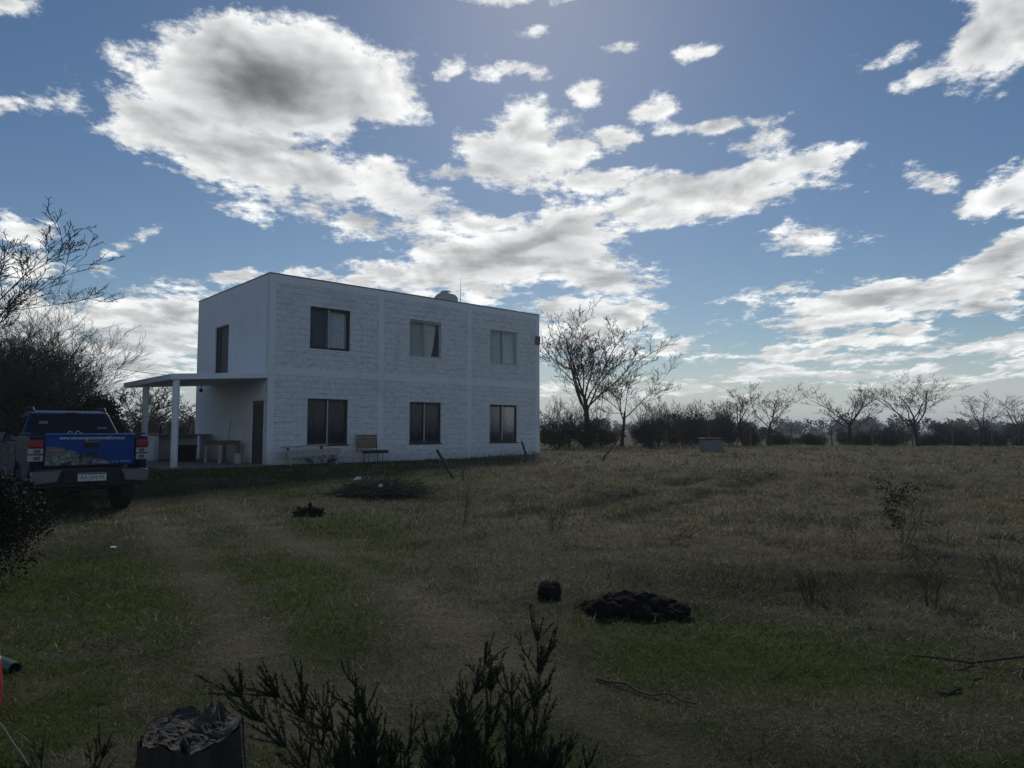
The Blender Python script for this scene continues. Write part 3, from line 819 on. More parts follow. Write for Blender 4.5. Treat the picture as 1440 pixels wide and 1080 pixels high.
# overhead wire to the rear corner of the house
p0 = Vector(hpt(-.01, 6.7, 3.25)); p1 = Vector((-24.0, 33.0, 6.2))
mb = MB(); mb.tube([p0.lerp(p1, i / 24) - Vector((0, 0, 1.0 * 4 * (i / 24) * (1 - i / 24) * .5)) for i in range(25)], .011, 5)
tag(mb.build('overhead_cable', M_IRON), 'thin sagging cable running from the left house corner to the trees', 'cable')

# ------------------------------------------------------------------ things lying in the grass
def gz(x, y): return float(ground_z(np.array([x]), np.array([y]))[0])
rnd = random.Random(4)
M_BARK = mat('weathered_bark', (.055, .047, .040), .95, var=.45, scale=9, bump=1.0, bscale=18, bdist=.03)
M_STICK = mat('dead_stick', (.085, .070, .055), .9, var=.4, scale=12, bump=.6)
M_STRAWST = mat('dry_stalk', (.19, .15, .10), .9, var=.3)
M_SOIL = mat('dug_soil', (.017, .014, .013), 1.0, var=.5, scale=12, bump=1.0, bscale=30, bdist=.02, spec=.1)

def leaning(name, label, cat, base, top, r0, r1, m, bend=.03, seed=0):
    rn = random.Random(seed)
    a = Vector(base); b = Vector(top); L = b - a
    o = thing(name, label, cat, a)
    pts = [L * (i / 7) + Vector((rn.uniform(-1, 1), rn.uniform(-1, 1), rn.uniform(-1, 1))) * bend * math.sin(math.pi * i / 7) for i in range(8)]
    MB().tube(pts, [r0 + (r1 - r0) * i / 7 for i in range(8)], 7).build('shaft', m, o)
    return o
o = leaning('leaning_post', 'dark leaning fence post stuck in the field before the house', 'post', (-1.36, 17.3, .14), (-1.93, 17.9, .96), .045, .038, M_BARK, .02, 1)
mb = MB(); mb.tube([(.16, -.1, .0), (.15, -.06, .30), (.20, -.05, .42)], [.02, .015, .01], 6); mb.tube([(.05, .05, .25), (.17, -.02, .18)], .006, 5); mb.build('side_stick', M_BARK, o)
leaning('short_stake', 'short dark stake leaning at the foot of the right house corner', 'stake', (.60, 27.9, .38), (.40, 28.3, 1.02), .05, .04, M_BARK, .02, 2)
leaning('dead_sapling', 'thin dark dead sapling standing in the field right of the house', 'sapling', (3.1, 24.2, .40), (3.7, 24.6, 1.05), .035, .015, M_BARK, .05, 3)
leaning('fallen_stick', 'long thin stick lying on the turf in front of the soil heap', 'stick', (.50, 4.22, gz(.5, 4.22) + .012), (1.0, 3.85, gz(1.0, 3.85) + .012), .009, .005, M_STICK, .02, 4)
o = leaning('fallen_branch', 'thick crooked branch lying in the grass at the right edge', 'branch', (2.62, 4.65, gz(2.62, 4.65) + .012), (3.75, 4.12, gz(3.75, 4.12) + .03), .007, .014, M_BARK, .12, 6)
mb = MB(); mb.tube([(.55, -.25, .01), (.40, -.42, .01), (.30, -.62, .0)], [.009, .007, .004], 6); mb.build('twig', M_BARK, o)
leaning('broken_limb', 'short dark broken limb lying below the fallen branch', 'branch', (2.38, 3.98, gz(2.38, 3.98) + .02), (2.72, 4.12, gz(2.72, 4.12) + .04), .011, .006, M_BARK, .05, 8)

def lump(rn, c, s, sub=2, rough=.35):
    bm = bmesh.new(); bmesh.ops.create_icosphere(bm, subdivisions=sub, radius=1)
    ph = [rn.uniform(0, 6) for _ in range(6)]
    vs = []
    rot = Matrix.Rotation(rn.uniform(0, 6), 3, 'Z') @ Matrix.Rotation(rn.uniform(-.4, .4), 3, 'X')
    for v in bm.verts:
        p = v.co
        k = 1 + rough * (math.sin(3.1 * p.x + ph[0]) * math.sin(2.7 * p.y + ph[1]) + .6 * math.sin(6.3 * p.z + ph[2] + 2 * p.x) * math.sin(5.1 * p.x + ph[3]) + .35 * math.sin(11 * p.y + ph[4]) * math.sin(9 * p.z + ph[5])) + rn.uniform(-.07, .07)
        q = rot @ Vector((p.x * s[0] * k, p.y * s[1] * k, p.z * s[2] * k)); vs.append(q + Vector(c))
    bm.verts.index_update()
    fs = [tuple(v.index for v in f.verts) for f in bm.faces]; bm.free()
    return vs, fs
def heap(name, label, cat, loc, rx, ry, h, n, m, seed, smin=.03, smax=.10):
    rn = random.Random(seed); mb = MB()
    mb.add(*lump(rn, (0, 0, -.02), (rx * .86, ry * .86, h * .8), 4, .22))
    for _ in range(n):
        a = rn.uniform(0, 2 * math.pi); q = math.sqrt(rn.random()) * 1.02
        x, y = rx * q * math.cos(a), ry * q * math.sin(a)
        s = rn.uniform(smin, smax) * (1.1 - .4 * q)
        mb.add(*lump(rn, (x, y, h * .85 * max(0, 1 - q * q) + s * .1), (s * rn.uniform(.7, 1.3), s * rn.uniform(.7, 1.3), s * rn.uniform(.5, .9)), 2, .3))
    o = mb.build(name, m); o.location = loc
    return tag(o, label, cat)
heap('soil_heap', 'low heap of freshly dug black soil on the turf', 'soil heap', (.98, 5.66, gz(.98, 5.66)), .44, .23, .11, 190, M_SOIL, 3, .015, .075)
mb = MB(); mb.add(*lump(random.Random(9), (0, 0, .05), (.085, .07, .075), 3, .2)); o = mb.build('rock', M_SOIL, smooth=True); o.location = (.70, 5.50, gz(.7, 5.5))
tag(o, 'rounded dark clod at the left front edge of the soil heap', 'clod')
mb = MB(); mb.add(*lump(random.Random(12), (0, 0, .05), (.105, .09, .085), 3, .16)); mb.add(*lump(random.Random(13), (.05, .02, .06), (.06, .06, .075), 3, .2))
o = mb.build('soil_lump', M_SOIL, smooth=True); o.location = (.31, 6.07, gz(.31, 6.07))
tag(o, 'small round dark lump lying left of the soil heap', 'clod')

# brush pile with scraps
def brush(name, label, loc, rx, ry, h, n, seed, m):
    rn = random.Random(seed); o = thing(name, label, 'brush pile', loc)
    mb = MB()
    for _ in range(n):
        a = rn.uniform(0, 6.283); q = math.sqrt(rn.random())
        c = Vector((rx * q * math.cos(a), ry * q * math.sin(a), h * (1 - q * q) * rn.random()))
        d = Vector((rn.gauss(0, 1), rn.gauss(0, .7), rn.gauss(0, .28))).normalized() * rn.uniform(.15, .5)
        p = [c - d, c + Vector((rn.uniform(-.04, .04), 0, rn.uniform(-.02, .05))), c + d]
        for v in p: v.z = max(v.z, .01)
        r = rn.uniform(.004, .013); mb.tube(p, [r, r * .8, r * .4], 4, cap=False)
    mb.build('sticks', m, o)
    return o
bp = brush('brush_pile', 'dark flattened pile of cut sticks and weeds in front of the house', (-2.88, 15.0, gz(-2.88, 15.0)),   .85, .42, .30, 480, 5, M_STICK)
M_SCRAP = mat('white_scrap', (.62, .64, .66), .6)
for (x, y, z, s) in ((-.42, -.1, .30, .09), (.10, -.28, .16, .06)):
    mb = MB(); mb.add([(-s, 0, 0), (s, -.01, .02), (s * .8, .03, .06), (-s * .7, .05, .05), (0, .03, .075)], [(0, 1, 2, 4), (0, 4, 3)])
    o = mb.build('white_scrap', M_SCRAP); o.location = (-2.88 + x, 15.0 + y, gz(-2.88, 15) + z)
    sm = o.modifiers.new('thick', 'SOLIDIFY'); sm.thickness = .01
    tag(o, 'scrap of white sheet on top of the brush pile' if s > .08 else 'smaller scrap of white sheet low in the brush pile', 'scrap')

# cut stump in the foreground
st = thing('tree_stump', 'weathered tree stump with a torn splintered top in the near foreground', 'stump', (-1.18, 2.62, .045))
rn = random.Random(21)
vs = []; fs = []; N = 56
def topz(a, r):
    return .315 + .016 * math.sin(3 * a + 1) + .008 * math.sin(7 * a) + .005 * math.sin(19 * a + 2) + (.05 * math.exp(-((a - 1.35 + math.pi) % (2 * math.pi) - math.pi) ** 2 / .05))
rings = [(-.10, .235), (.03, .205), (.12, .188), (.22, .180), (None, .174)]
for k, (z, r) in enumerate(rings):
    for i in range(N):
        a = 2 * math.pi * i / N
        q = r * (1 + .06 * math.sin(3 * a + .4) + .045 * math.sin(9 * a + k * .5) + .03 * math.sin(17 * a + k * .6) + .03 * rn.uniform(-1, 1))
        vs.append((q * math.cos(a), q * math.sin(a), topz(a, r) if z is None else z))
for k in range(4):
    for i in range(N): j = (i + 1) % N; fs.append((k * N + i, k * N + j, k * N + N + j, k * N + N + i))
MB().add(vs, fs).build('bark', M_BARK, st)
FQ0 = [(0, 3, 2, 1), (4, 5, 6, 7), (0, 1, 5, 4), (1, 2, 6, 5), (2, 3, 7, 6), (3, 0, 4, 7)]
m_cut, T, p = new_mat('split_wood')
co = T.coord(); gr = T.noise(T.vmath('MULTIPLY', co, (9, 30, 60)), 1.0, 6, .65); wv = T.noise(co, 14, 5, .6)
T.link(T.mix(T.remap(gr, .35, .65), (.050, .043, .036), (.135, .118, .096)), p.inputs['Base Color']); p.inputs['Roughness'].default_value = .9
T.link(T.bump(T.math('ADD', gr, wv), 1.0, .02), p.inputs['Normal'])
vs = [(0, 0, .27)]; fs = []; KR = 14
for k in range(1, KR + 1):
    f = k / KR
    for i in range(N):
        a = 2 * math.pi * i / N; rim = vs  # rim follows the bark edge
        r = .174 * (1 + .05 * math.sin(3 * a + .4) + .035 * math.sin(9 * a + .6) + .022 * math.sin(17 * a + .8)) * f * .985
        x, y = r * math.cos(a), r * math.sin(a)
        ridge = .010 * abs(math.sin(17 * (x * .5 + y) + 3 * math.sin(14 * x))) + .007 * abs(math.sin(31 * (y - x * .4) + 2.2 * math.sin(25 * x)))
        crack = -.055 * math.exp(-((y + .02 + .03 * math.sin(20 * x)) / .012) ** 2) - .045 * math.exp(-((x - .05 - .03 * math.sin(22 * y)) / .010) ** 2)
        spike = .07 * math.exp(-((x - .02) / .03) ** 2 - ((y - .11) / .04) ** 2) + .03 * math.exp(-((x + .10) / .03) ** 2 - ((y - .05) / .05) ** 2)
        z = (.285 + .06 * x + ridge + crack + spike + rn.uniform(-.006, .006)) * (1 - f ** 6) + topz(a, r) * f ** 6
        vs.append((x, y, z))
for i in range(N): fs.append((0, 1 + i, 1 + (i + 1) % N))
for k in range(KR - 1):
    for i in range(N): j = (i + 1) % N; b0 = 1 + k * N; fs.append((b0 + i, b0 + N + i, b0 + N + j, b0 + j))
mb = MB().add(vs, fs)
for _ in range(70):                                    # torn fibres and blocks, all lying one way
    a = rn.uniform(0, 6.283); q = .115 * math.sqrt(rn.random()); x, y = q * math.cos(a), q * math.sin(a)
    L, w, h = rn.uniform(.02, .06), rn.uniform(.005, .013), rn.uniform(.006, .018)
    Mx = Matrix.Translation((x, y, .288 + .06 * x + rn.uniform(0, .012))) @ Matrix.Rotation(R(-28) + rn.gauss(0, .22), 4, 'Z') @ Matrix.Rotation(rn.gauss(0, .16), 4, 'Y')
    mb.add([(-L, -w, -.03), (L, -w * .6, -.03), (L * .8, w, -.03), (-L * .9, w * .8, -.03), (-L * .8, -w * .7, h * .8), (L * .7, -w * .3, h * .5), (L * .5, w * .6, h * .7), (-L * .7, w * .5, h)], FQ0, Mx)
for (x, y, h) in ((.03, .12, .10), (.055, .11, .07), (.0, .13, .06), (-.11, .08, .05)):
    mb.add([(x - .022, y - .012, .25), (x + .022, y - .012, .25), (x + .018, y + .014, .25), (x - .02, y + .012, .25), (x - .003, y, .30 + h)], [(0, 1, 4), (1, 2, 4), (2, 3, 4), (3, 0, 4), (3, 2, 1, 0)])
mb.build('split_top', m_cut, st)

# left edge: pipe end, sack, cane
o = thing('drain_pipe', 'end of a grey green pipe lying on the grass at the left edge', 'pipe', (-2.95, 4.22, .04), 0)
Mx = Matrix.Rotation(R(-32), 4, 'Z')
M_PIPE = mat('pipe_plastic', (.07, .10, .085), .45)
mb = MB(); n = 20; L = 1.5
vs = []; fs = []
for (r, x) in ((.040, -L), (.040, 0), (.033, 0), (.033, -L)):
    for i in range(n): a = 2 * math.pi * i / n; vs.append((x, r * math.cos(a), r * math.sin(a)))
for k in range(3):
    for i in range(n): j = (i + 1) % n; fs.append((k * n + i, k * n + j, k * n + n + j, k * n + n + i))
mb.add(vs, fs, Mx).build('pipe_wall', M_PIPE, o)
o = thing('feed_sack', 'upright sack striped white, green and red cut by the left edge', 'sack', (-2.785, 3.60, .0), 0)
m_sack, T, p = new_mat('striped_sack')
z = T.sep(T.coord())[2]; wob = T.math('MULTIPLY_ADD', T.noise(T.coord(), 6, 3), .06, z)
c1 = T.mix(T.math('GREATER_THAN', wob, .315), (.42, .03, .035), (.62, .64, .62)); c2 = T.mix(T.math('GREATER_THAN', wob, .33), c1, (.02, .16, .11)); c3 = T.mix(T.math('GREATER_THAN', wob, .40), c2, (.55, .60, .58))
T.link(c3, p.inputs['Base Color']); p.inputs['Roughness'].default_value = .5; T.link(T.bump(T.noise(T.coord(), 14, 4), .6, .02), p.inputs['Normal'])
vs = []; fs = []; rn = random.Random(2)
for k, (r, z) in enumerate(((.10, 0), (.155, .04), (.165, .16), (.16, .30), (.14, .42), (.09, .49), (.04, .53))):
    for i in range(20): a = 2 * math.pi * i / 20; q = r * (1 + .06 * math.sin(3 * a + k)); vs.append((q * math.cos(a) * 1.15, q * math.sin(a) * .8, z))
for k in range(6):
    for i in range(20): j = (i + 1) % 20; fs.append((k * 20 + i, k * 20 + j, k * 20 + 20 + j, k * 20 + 20 + i))
fs.append(tuple(range(120, 140))); fs.append(tuple(range(19, -1, -1)))
MB().add(vs, fs).build('sack_cloth', m_sack, o, smooth=True)
leaning('cane', 'thin pale cane leaning from the striped sack into the grass', 'cane', (-2.05, 3.05, .02), (-2.50, 3.32, .26), .006, .005, M_STRAWST, .004, 5)
o = leaning('small_scrap_stick', 'short pale chip of wood lying on the worn drive', 'chip', (-1.50, 4.55, gz(-1.5, 4.55) + .01), (-1.47, 4.63, gz(-1.47, 4.63) + .012), .005, .004, M_STRAWST, .002, 5)
mb = MB(); mb.box(-.03, .03, -.025, .025, 0, .012); o = mb.build('paper_scrap', M_SCRAP); o.location = (-4.85, 8.55, gz(-4.85, 8.55) + .02); o.rotation_euler = (.1, .1, .5)
tag(o, 'tiny white scrap lying on the drive behind the truck', 'scrap')

# ------------------------------------------------------------------ the parked pickup (local axes: x right, y forward, z up)
def paint(name, c, rough=.28):
    m, T, p = new_mat(name)
    co = T.coord()
    T.link(T.vmath('SCALE', c, scale=T.remap(T.noise(co, 3, 4), .3, .7, .85, 1.15)), p.inputs['Base Color'])
    dust = T.remap(T.noise(co, 6, 6, .65), .4, .7, 0, .12)
    T.link(T.math('ADD', dust, rough), p.inputs['Roughness'])
    p.inputs['Specular IOR Level'].default_value = .18; p.inputs['Coat Weight'].default_value = .0; p.inputs['Coat Roughness'].default_value = .12
    return m
M_BLUE = paint('dark_blue_paint', (.005, .013, .050), .42)
M_WRAP = paint('blue_wrap_film', (.004, .050, .25), .3)
M_CHROME = mat('brushed_chrome', (.15, .165, .19), .36, .8, var=.1)
M_TYRE = mat('tyre_rubber', (.012, .012, .012), .85, bump=.3)
M_RIM = mat('alloy_rim', (.22, .23, .25), .35, .8)
M_TRIM = mat('black_trim', (.010, .010, .012), .55)
M_TINT = mat('tinted_glass', (.006, .008, .011), .06, spec=.6, var=.05)
M_RED = mat('red_lens', (.28, .008, .016), .18, coat=.6)
M_CLEAR = mat('clear_lens', (.38, .40, .42), .2, coat=.6)
M_DECALW = mat('white_lettering', (.80, .84, .88), .5)
M_PLATE = mat('plate_white', (.62, .63, .62), .5)
M_ROOF_SHEEN = mat('pale_roof_sheen', (.20, .23, .28), .25, .5, coat=.5)  # roof paler than the body: its light sheen put into the colour

truck = thing('pickup_truck', 'dark blue double cab pickup with printed tailgate parked left of the porch', 'pickup truck', (-7.31, 12.1, .0), R(42))
# side panels with wheel arches
def side_profile():
    pr = [(.10, 1.36), (.02, 1.25), (.0, .90), (.10, .60), (.60, .58)]
    for a in np.linspace(math.pi * .93, .07 * math.pi, 12): pr.append((1.28 + .50 * math.cos(a), .42 + .50 * math.sin(a)))
    pr += [(1.85, .50), (3.85, .50)]
    for a in np.linspace(math.pi * .93, .07 * math.pi, 12): pr.append((4.46 + .50 * math.cos(a), .42 + .50 * math.sin(a)))
    pr += [(5.10, .52), (5.28, .70), (5.26, 1.02), (4.95, 1.14), (3.95, 1.26), (1.62, 1.27), (1.56, 1.39), (.5, 1.38)]
    return pr
for sx in (-1, 1):
    mb = MB(); mb.prism(side_profile(), sx * .78, sx * .885, 'x'); mb.build('body_side', M_BLUE, truck, bevel=.035, segs=3)
    for (yc, w) in ((1.28, .05), (4.46, .05)):
        mb = MB(); mb.tube([(sx * .875, yc + .505 * math.cos(a), .42 + .505 * math.sin(a)) for a in np.linspace(math.pi * .95, .05 * math.pi, 16)], .03, 6); mb.build('arch_trim', M_BLUE, truck)
    for (a, b) in ((1.66, 2.62), (2.66, 3.80)):
        mb = MB(); mb.box(sx * .884, sx * .893, a, b, .56, 1.20); d = mb.build('door', M_BLUE, truck, bevel=.004)
        mb = MB(); mb.box(sx * .894, sx * .925, a + .10, a + .30, 1.06, 1.09); mb.build('handle', M_CHROME, d, bevel=.006)
    mb = MB(); mb.tube([(sx * .95, 1.9, .42), (sx * .95, 3.8, .42)], .035, 8); mb.build('side_step', M_TRIM, truck)
    mb = MB(); mb.box(sx * .86, sx * 1.12, 3.55, 3.66, 1.22, 1.42); mb.build('wing_mirror', M_CHROME, truck, bevel=.03)
    mb = MB(); mb.box(sx * .79, sx * .87, .07, 1.55, 1.395, 1.42); mb.build('bed_rail_cap', M_TRIM, truck, bevel=.008)
mb = MB(); mb.box(-.779, .779, .08, 1.60, .70, .74); mb.box(-.779, .779, 1.55, 1.60, .741, 1.36); mb.build('cargo_bed', M_TRIM, truck)
mb = MB(); mb.box(-.779, .779, 1.601, 5.15, .50, 1.10); mb.prism([(3.85, 1.101), (5.18, 1.101), (4.95, 1.19), (3.85, 1.29)], -.779, .779, 'x'); mb.build('hood', M_BLUE, truck, bevel=.03)
mb = MB(); mb.box(-.80, .80, 5.16, 5.30, .62, 1.08); mb.build('front_grille', M_TRIM, truck, bevel=.03)
mb = MB(); mb.box(-.55, .55, .2, 4.9, .42, .499); mb.build('chassis', M_TRIM, truck)
# cabin
def frust(x0, y0, y1, z0, X0, Y0, Y1, Z1):
    return [(-x0, y0, z0), (x0, y0, z0), (x0, y1, z0), (-x0, y1, z0), (-X0, Y0, Z1), (X0, Y0, Z1), (X0, Y1, Z1), (-X0, Y1, Z1)]
FQ = [(0, 3, 2, 1), (4, 5, 6, 7), (0, 1, 5, 4), (1, 2, 6, 5), (2, 3, 7, 6), (3, 0, 4, 7)]
MB().add(frust(.845, 1.605, 3.98, 1.255, .655, 1.93, 3.02, 1.80), FQ).build('cabin', M_BLUE, truck, bevel=.055, segs=3)
MB().add(frust(.660, 1.915, 3.05, 1.785, .600, 2.0, 2.95, 1.845), FQ).build('roof', M_ROOF_SHEEN, truck, bevel=.03, segs=3)
def lerp3(a, b, t): return tuple(a[i] + (b[i] - a[i]) * t for i in range(3))
def pane(corners, off, parent, name='window'):
    a, b, c, d = [Vector(p) for p in corners]; n = (b - a).cross(d - a).normalized() * off
    mb = MB(); mb.add([p + n for p in (a, b, c, d)] + [p - n * .5 for p in (a, b, c, d)], [(0, 1, 2, 3), (7, 6, 5, 4), (0, 4, 5, 1), (1, 5, 6, 2), (2, 6, 7, 3), (3, 7, 4, 0)])
    return mb.build(name, M_TINT, parent, bevel=.006)
F = frust(.845, 1.605, 3.98, 1.255, .655, 1.93, 3.02, 1.80)
def quad(i, j, k, l, u0, u1, v0, v1):
    A, B, C_, D_ = F[i], F[j], F[k], F[l]
    P = lambda u, v: lerp3(lerp3(A, B, u), lerp3(D_, C_, u), v)
    return [P(u0, v0), P(u1, v0), P(u1, v1), P(u0, v1)]
rw = pane(quad(0, 1, 5, 4, .09, .91, .14, .90), .012, truck, 'rear_window')
mb = MB()
P0, P1, P2, P3 = [Vector(p) for p in quad(0, 1, 5, 4, .09, .91, .14, .90)]; nrm = (P1 - P0).cross(P3 - P0).normalized()
def on(u, v, o=.0155): return P0.lerp(P1, u).lerp(P3.lerp(P2, u), v) + nrm * o
for (u0, u1, v0, v1) in ((.05, .17, .60, .74), (.84, .97, .38, .46)):
    mb = MB(); mb.add([on(u0, v0), on(u1, v0), on(u1, v1), on(u0, v1)], [(0, 1, 2, 3)]); mb.build('sticker', mat('sticker_grey', (.16, .20, .24), .5), rw)
mb = MB()
for pts in (((.43, .10), (.45, .26), (.50, .24), (.46, .12), (.53, .16)), ((.53, .10), (.56, .30), (.60, .22), (.57, .12), (.62, .18))):
    mb.tube([on(u, v) for u, v in pts], .006, 4)
mb.build('scribble_sticker', M_DECALW, rw)
for (i, j, k, l) in ((3, 0, 4, 7), (1, 2, 6, 5)):
    # two panes per side, split at the centre pillar
    for (u0, u1) in ((.10, .44), (.48, .94)):
        if i == 1: q4 = quad(i, j, k, l, 1 - (1 - u0), 1 - (1 - u1), .16, .88) if u0 < u1 else None
        else: q4 = quad(i, j, k, l, 1 - u1, 1 - u0, .16, .88)
        pane(q4, .010, truck, 'side_window')
pane(quad(2, 3, 7, 6, .07, .93, .08, .92), .010, truck, 'windscreen')
for sx in (-1, 1):
    mb = MB(); mb.tube([(sx * .60, 1.98, 1.84), (sx * .60, 2.08, 1.90), (sx * .60, 2.5, 1.91), (sx * .60, 2.9, 1.90), (sx * .60, 3.0, 1.84)], .018, 8); mb.build('roof_rail', M_TRIM, truck)
mb = MB(); mb.box(-.10, .10, 1.90, 1.96, 1.80, 1.822); mb.build('brake_light', M_RED, truck)
# tailgate
tg = MB(); tg.prism([(.02, .86), (.0, .90), (-.005, 1.15), (.012, 1.34), (.0, 1.395), (.05, 1.41), (.09, 1.39), (.09, .86)], -.675, .675, 'x')
tgo = tg.build('tailgate', M_WRAP, truck, bevel=.008)
mb = MB(); mb.box(-.11, .11, -.030, -.006, 1.25, 1.285); mb.build('handle', M_CHROME, tgo, bevel=.008)
mb = MB(); mb.box(-.12, .12, -.012, -.0062, 1.17, 1.248); mb.build('handle_recess', M_TRIM, tgo, bevel=.004)
# oval emblem
mb = MB(); N = 28
mb.tube([(.125 * math.cos(a), -.022, 1.06 + .052 * math.sin(a)) for a in np.linspace(0, 2 * math.pi, 37)], .011, 8, cap=False); em = mb.build('emblem', M_CHROME, tgo)
mb = MB(); mb.prism([(.118 * math.cos(2 * math.pi * i / N), 1.06 + .046 * math.sin(2 * math.pi * i / N)) for i in range(N)], -.020, -.006, 'y'); mb.build('emblem_plate', mat('emblem_blue', (.006, .014, .040), .3), em)
# printed picture: a hut and tumbled stones, a film on the lower left of the gate
m_pic, T, p = new_mat('printed_stones')
co = T.coord()
v3 = T.vmath('MULTIPLY', co, (1, 0, 1))
cell = T.voronoi(v3, 17, 'F1', 'Color'); dd = T.voronoi(v3, 17, 'DISTANCE_TO_EDGE')
g = T.math('MULTIPLY', T.sep(cell)[0], T.remap(dd, 0, .08, .12, 1))
nz = T.noise(v3, 34, 5, .7)
T.link(T.mix(T.math('MULTIPLY', g, T.remap(nz, .3, .7, .4, 1.3)), (.012, .016, .022), (.33, .37, .39)), p.inputs['Base Color']); p.inputs['Roughness'].default_value = .45
pts = [(-.67, .872), (.30, .872), (.22, .94), (.10, .985), (.02, .97), (-.06, 1.03), (-.15, 1.02), (-.22, 1.10), (-.32, 1.13), (-.38, 1.10), (-.67, 1.10)]
mb = MB(); mb.prism(pts, -.0085, -.0062, 'y'); pic = mb.build('printed_picture', m_pic, tgo)
mb = MB(); mb.prism([(-.665, 1.04), (-.60, 1.02), (-.40, 1.035), (-.345, 1.09), (-.40, 1.16), (-.50, 1.175), (-.60, 1.195), (-.66, 1.19)], -.0105, -.0087, 'y'); mb.build('printed_hut', mat('printed_tan', (.17, .145, .13), .5, var=.3), pic)
mb = MB(); mb.prism([(-.62, 1.115), (-.50, 1.13), (-.40, 1.115), (-.395, 1.13), (-.50, 1.145), (-.62, 1.13)], -.0125, -.0107, 'y'); mb.build('printed_roof_edge', mat('printed_cream', (.30, .27, .24), .5), pic)
RX = (R(90), 0, 0)
text_mesh('web_address', 'www.marsanegociosinmobiliarios.ar', .085, M_DECALW, tgo, (.02, -.0008, 1.335), (R(83.5), 0, 0), width=1.0)
text_mesh('phone_line', 'Livinggest: (ref. 4690)', .062, mat('grey_lettering', (.36, .42, .50), .5), tgo, (.31, -.0105, .915), RX, width=.60)
# lamps
for sx in (-1, 1):
    mb = MB(); mb.prism([(.0, .93), (-.012, 1.0), (-.012, 1.30), (.03, 1.36), (.20, 1.35), (.20, .93)], sx * .685, sx * .895, 'x'); lamp = mb.build('tail_lamp', M_BLUE, truck, bevel=.012)
    mb = MB(); mb.box(sx * .70, sx * .905, -.022, .17, 1.175, 1.31); mb.build('red_lens', M_RED, lamp, bevel=.012)
    mb = MB(); mb.box(sx * .70, sx * .905, -.022, .15, 1.065, 1.160); mb.build('clear_lens', M_CLEAR, lamp, bevel=.012)
    mb = MB(); mb.box(sx * .70, sx * .905, -.020, .15, .945, 1.050); mb.build('clear_lens', M_CLEAR, lamp, bevel=.012)
    for z in (1.11, .998):
        mb = MB(); mb.box(sx * .745, sx * .835, -.0245, -.0215, z - .03, z + .03); mb.build('reflector', mat('lamp_grey', (.10, .11, .12), .3), lamp)
# bumper
mb = MB(); mb.box(-.80, .80, -.10, .12, .50, .80); mb.box(-.42, .42, -.14, -.101, .56, .74); bu = mb.build('rear_bumper', M_TRIM, truck, bevel=.03)
for sx in (-1, 1):
    mb = MB(); mb.prism([(sx * .50, .585), (sx * .84, .545), (sx * .89, .62), (sx * .88, .785), (sx * .44, .80)], -.165, -.05, 'y'); mb.build('chrome_corner', M_CHROME, bu, bevel=.03, segs=3)
mb = MB(); mb.box(-.215, .215, -.162, -.148, .60, .74); pl = mb.build('licence_plate', M_PLATE, truck, bevel=.003)
mb = MB(); mb.box(-.21, .21, -.1645, -.1625, .715, .735); mb.build('plate_band', mat('plate_blue', (.02, .05, .25), .5), pl)
text_mesh('plate_number', 'AA 534 FE', .085, M_TRIM, pl, (0, -.1632, .657), RX, width=.36)
mb = MB(); mb.tube([(0, -.17, .50), (0, .1, .50)], .03, 8); mb.lathe([(.025, .50), (.02, .54), (.03, .57), (.01, .60)], 12, Matrix.Translation((0, -.17, .0))); mb.build('tow_ball', M_TRIM, truck)
mb = MB(); mb.lathe([(.31, -.10), (.35, -.07), (.35, .07), (.31, .10)], 24, Matrix.Translation((0, .95, .50))); mb.build('spare_wheel', M_TYRE, truck)
mb = MB(); mb.tube([(.45, .1, .44), (.45, 1.0, .44)], .035, 10); mb.build('exhaust', M_TRIM, truck)
mb = MB(); mb.tube([(-.70, 1.28, .40), (.70, 1.28, .40)], .05, 10); mb.lathe([(.02, -.14), (.13, -.06), (.13, .06), (.02, .14)], 14, Matrix.Translation((0, 1.28, .40)), 'x'); mb.build('rear_axle', M_TRIM, truck)
# wheels
for sx in (-1, 1):
    for yc in (1.28, 4.46):
        Mx = Matrix.Translation((sx * .765, yc, .395))
        prof = [(.25, -.13), (.36, -.135), (.392, -.11), (.396, 0), (.392, .11), (.36, .135), (.25, .13)]
        w = MB().lathe(prof, 36, Mx, 'x').build('wheel', M_TYRE, truck)
        mb = MB()
        mb.lathe([(.05, .10 * sx), (.25, .115 * sx), (.26, .136 * sx), (.23, .125 * sx)], 28, Mx, 'x')
        for i in range(6):
            a = 2 * math.pi * i / 6
            mb.box(.10 * sx, .138 * sx, -.03, .03, .04, .245, Mx @ Matrix.Rotation(a, 4, 'X'))
        mb.build('rim', M_RIM, w, bevel=.006)
        mb = MB()
        for i in range(40):
            a = 2 * math.pi * i / 40
            for x in (-.085, .0, .085): mb.box(x - .035, x + .035, -.016, .016, .388, .404, Mx @ Matrix.Rotation(a + x, 4, 'X'))
        mb.build('tread', M_TYRE, w)
    mb = MB(); mb.box(sx * .66, sx * .88, .74, .76, .22, .55); mb.build('mud_flap', M_TRIM, truck)

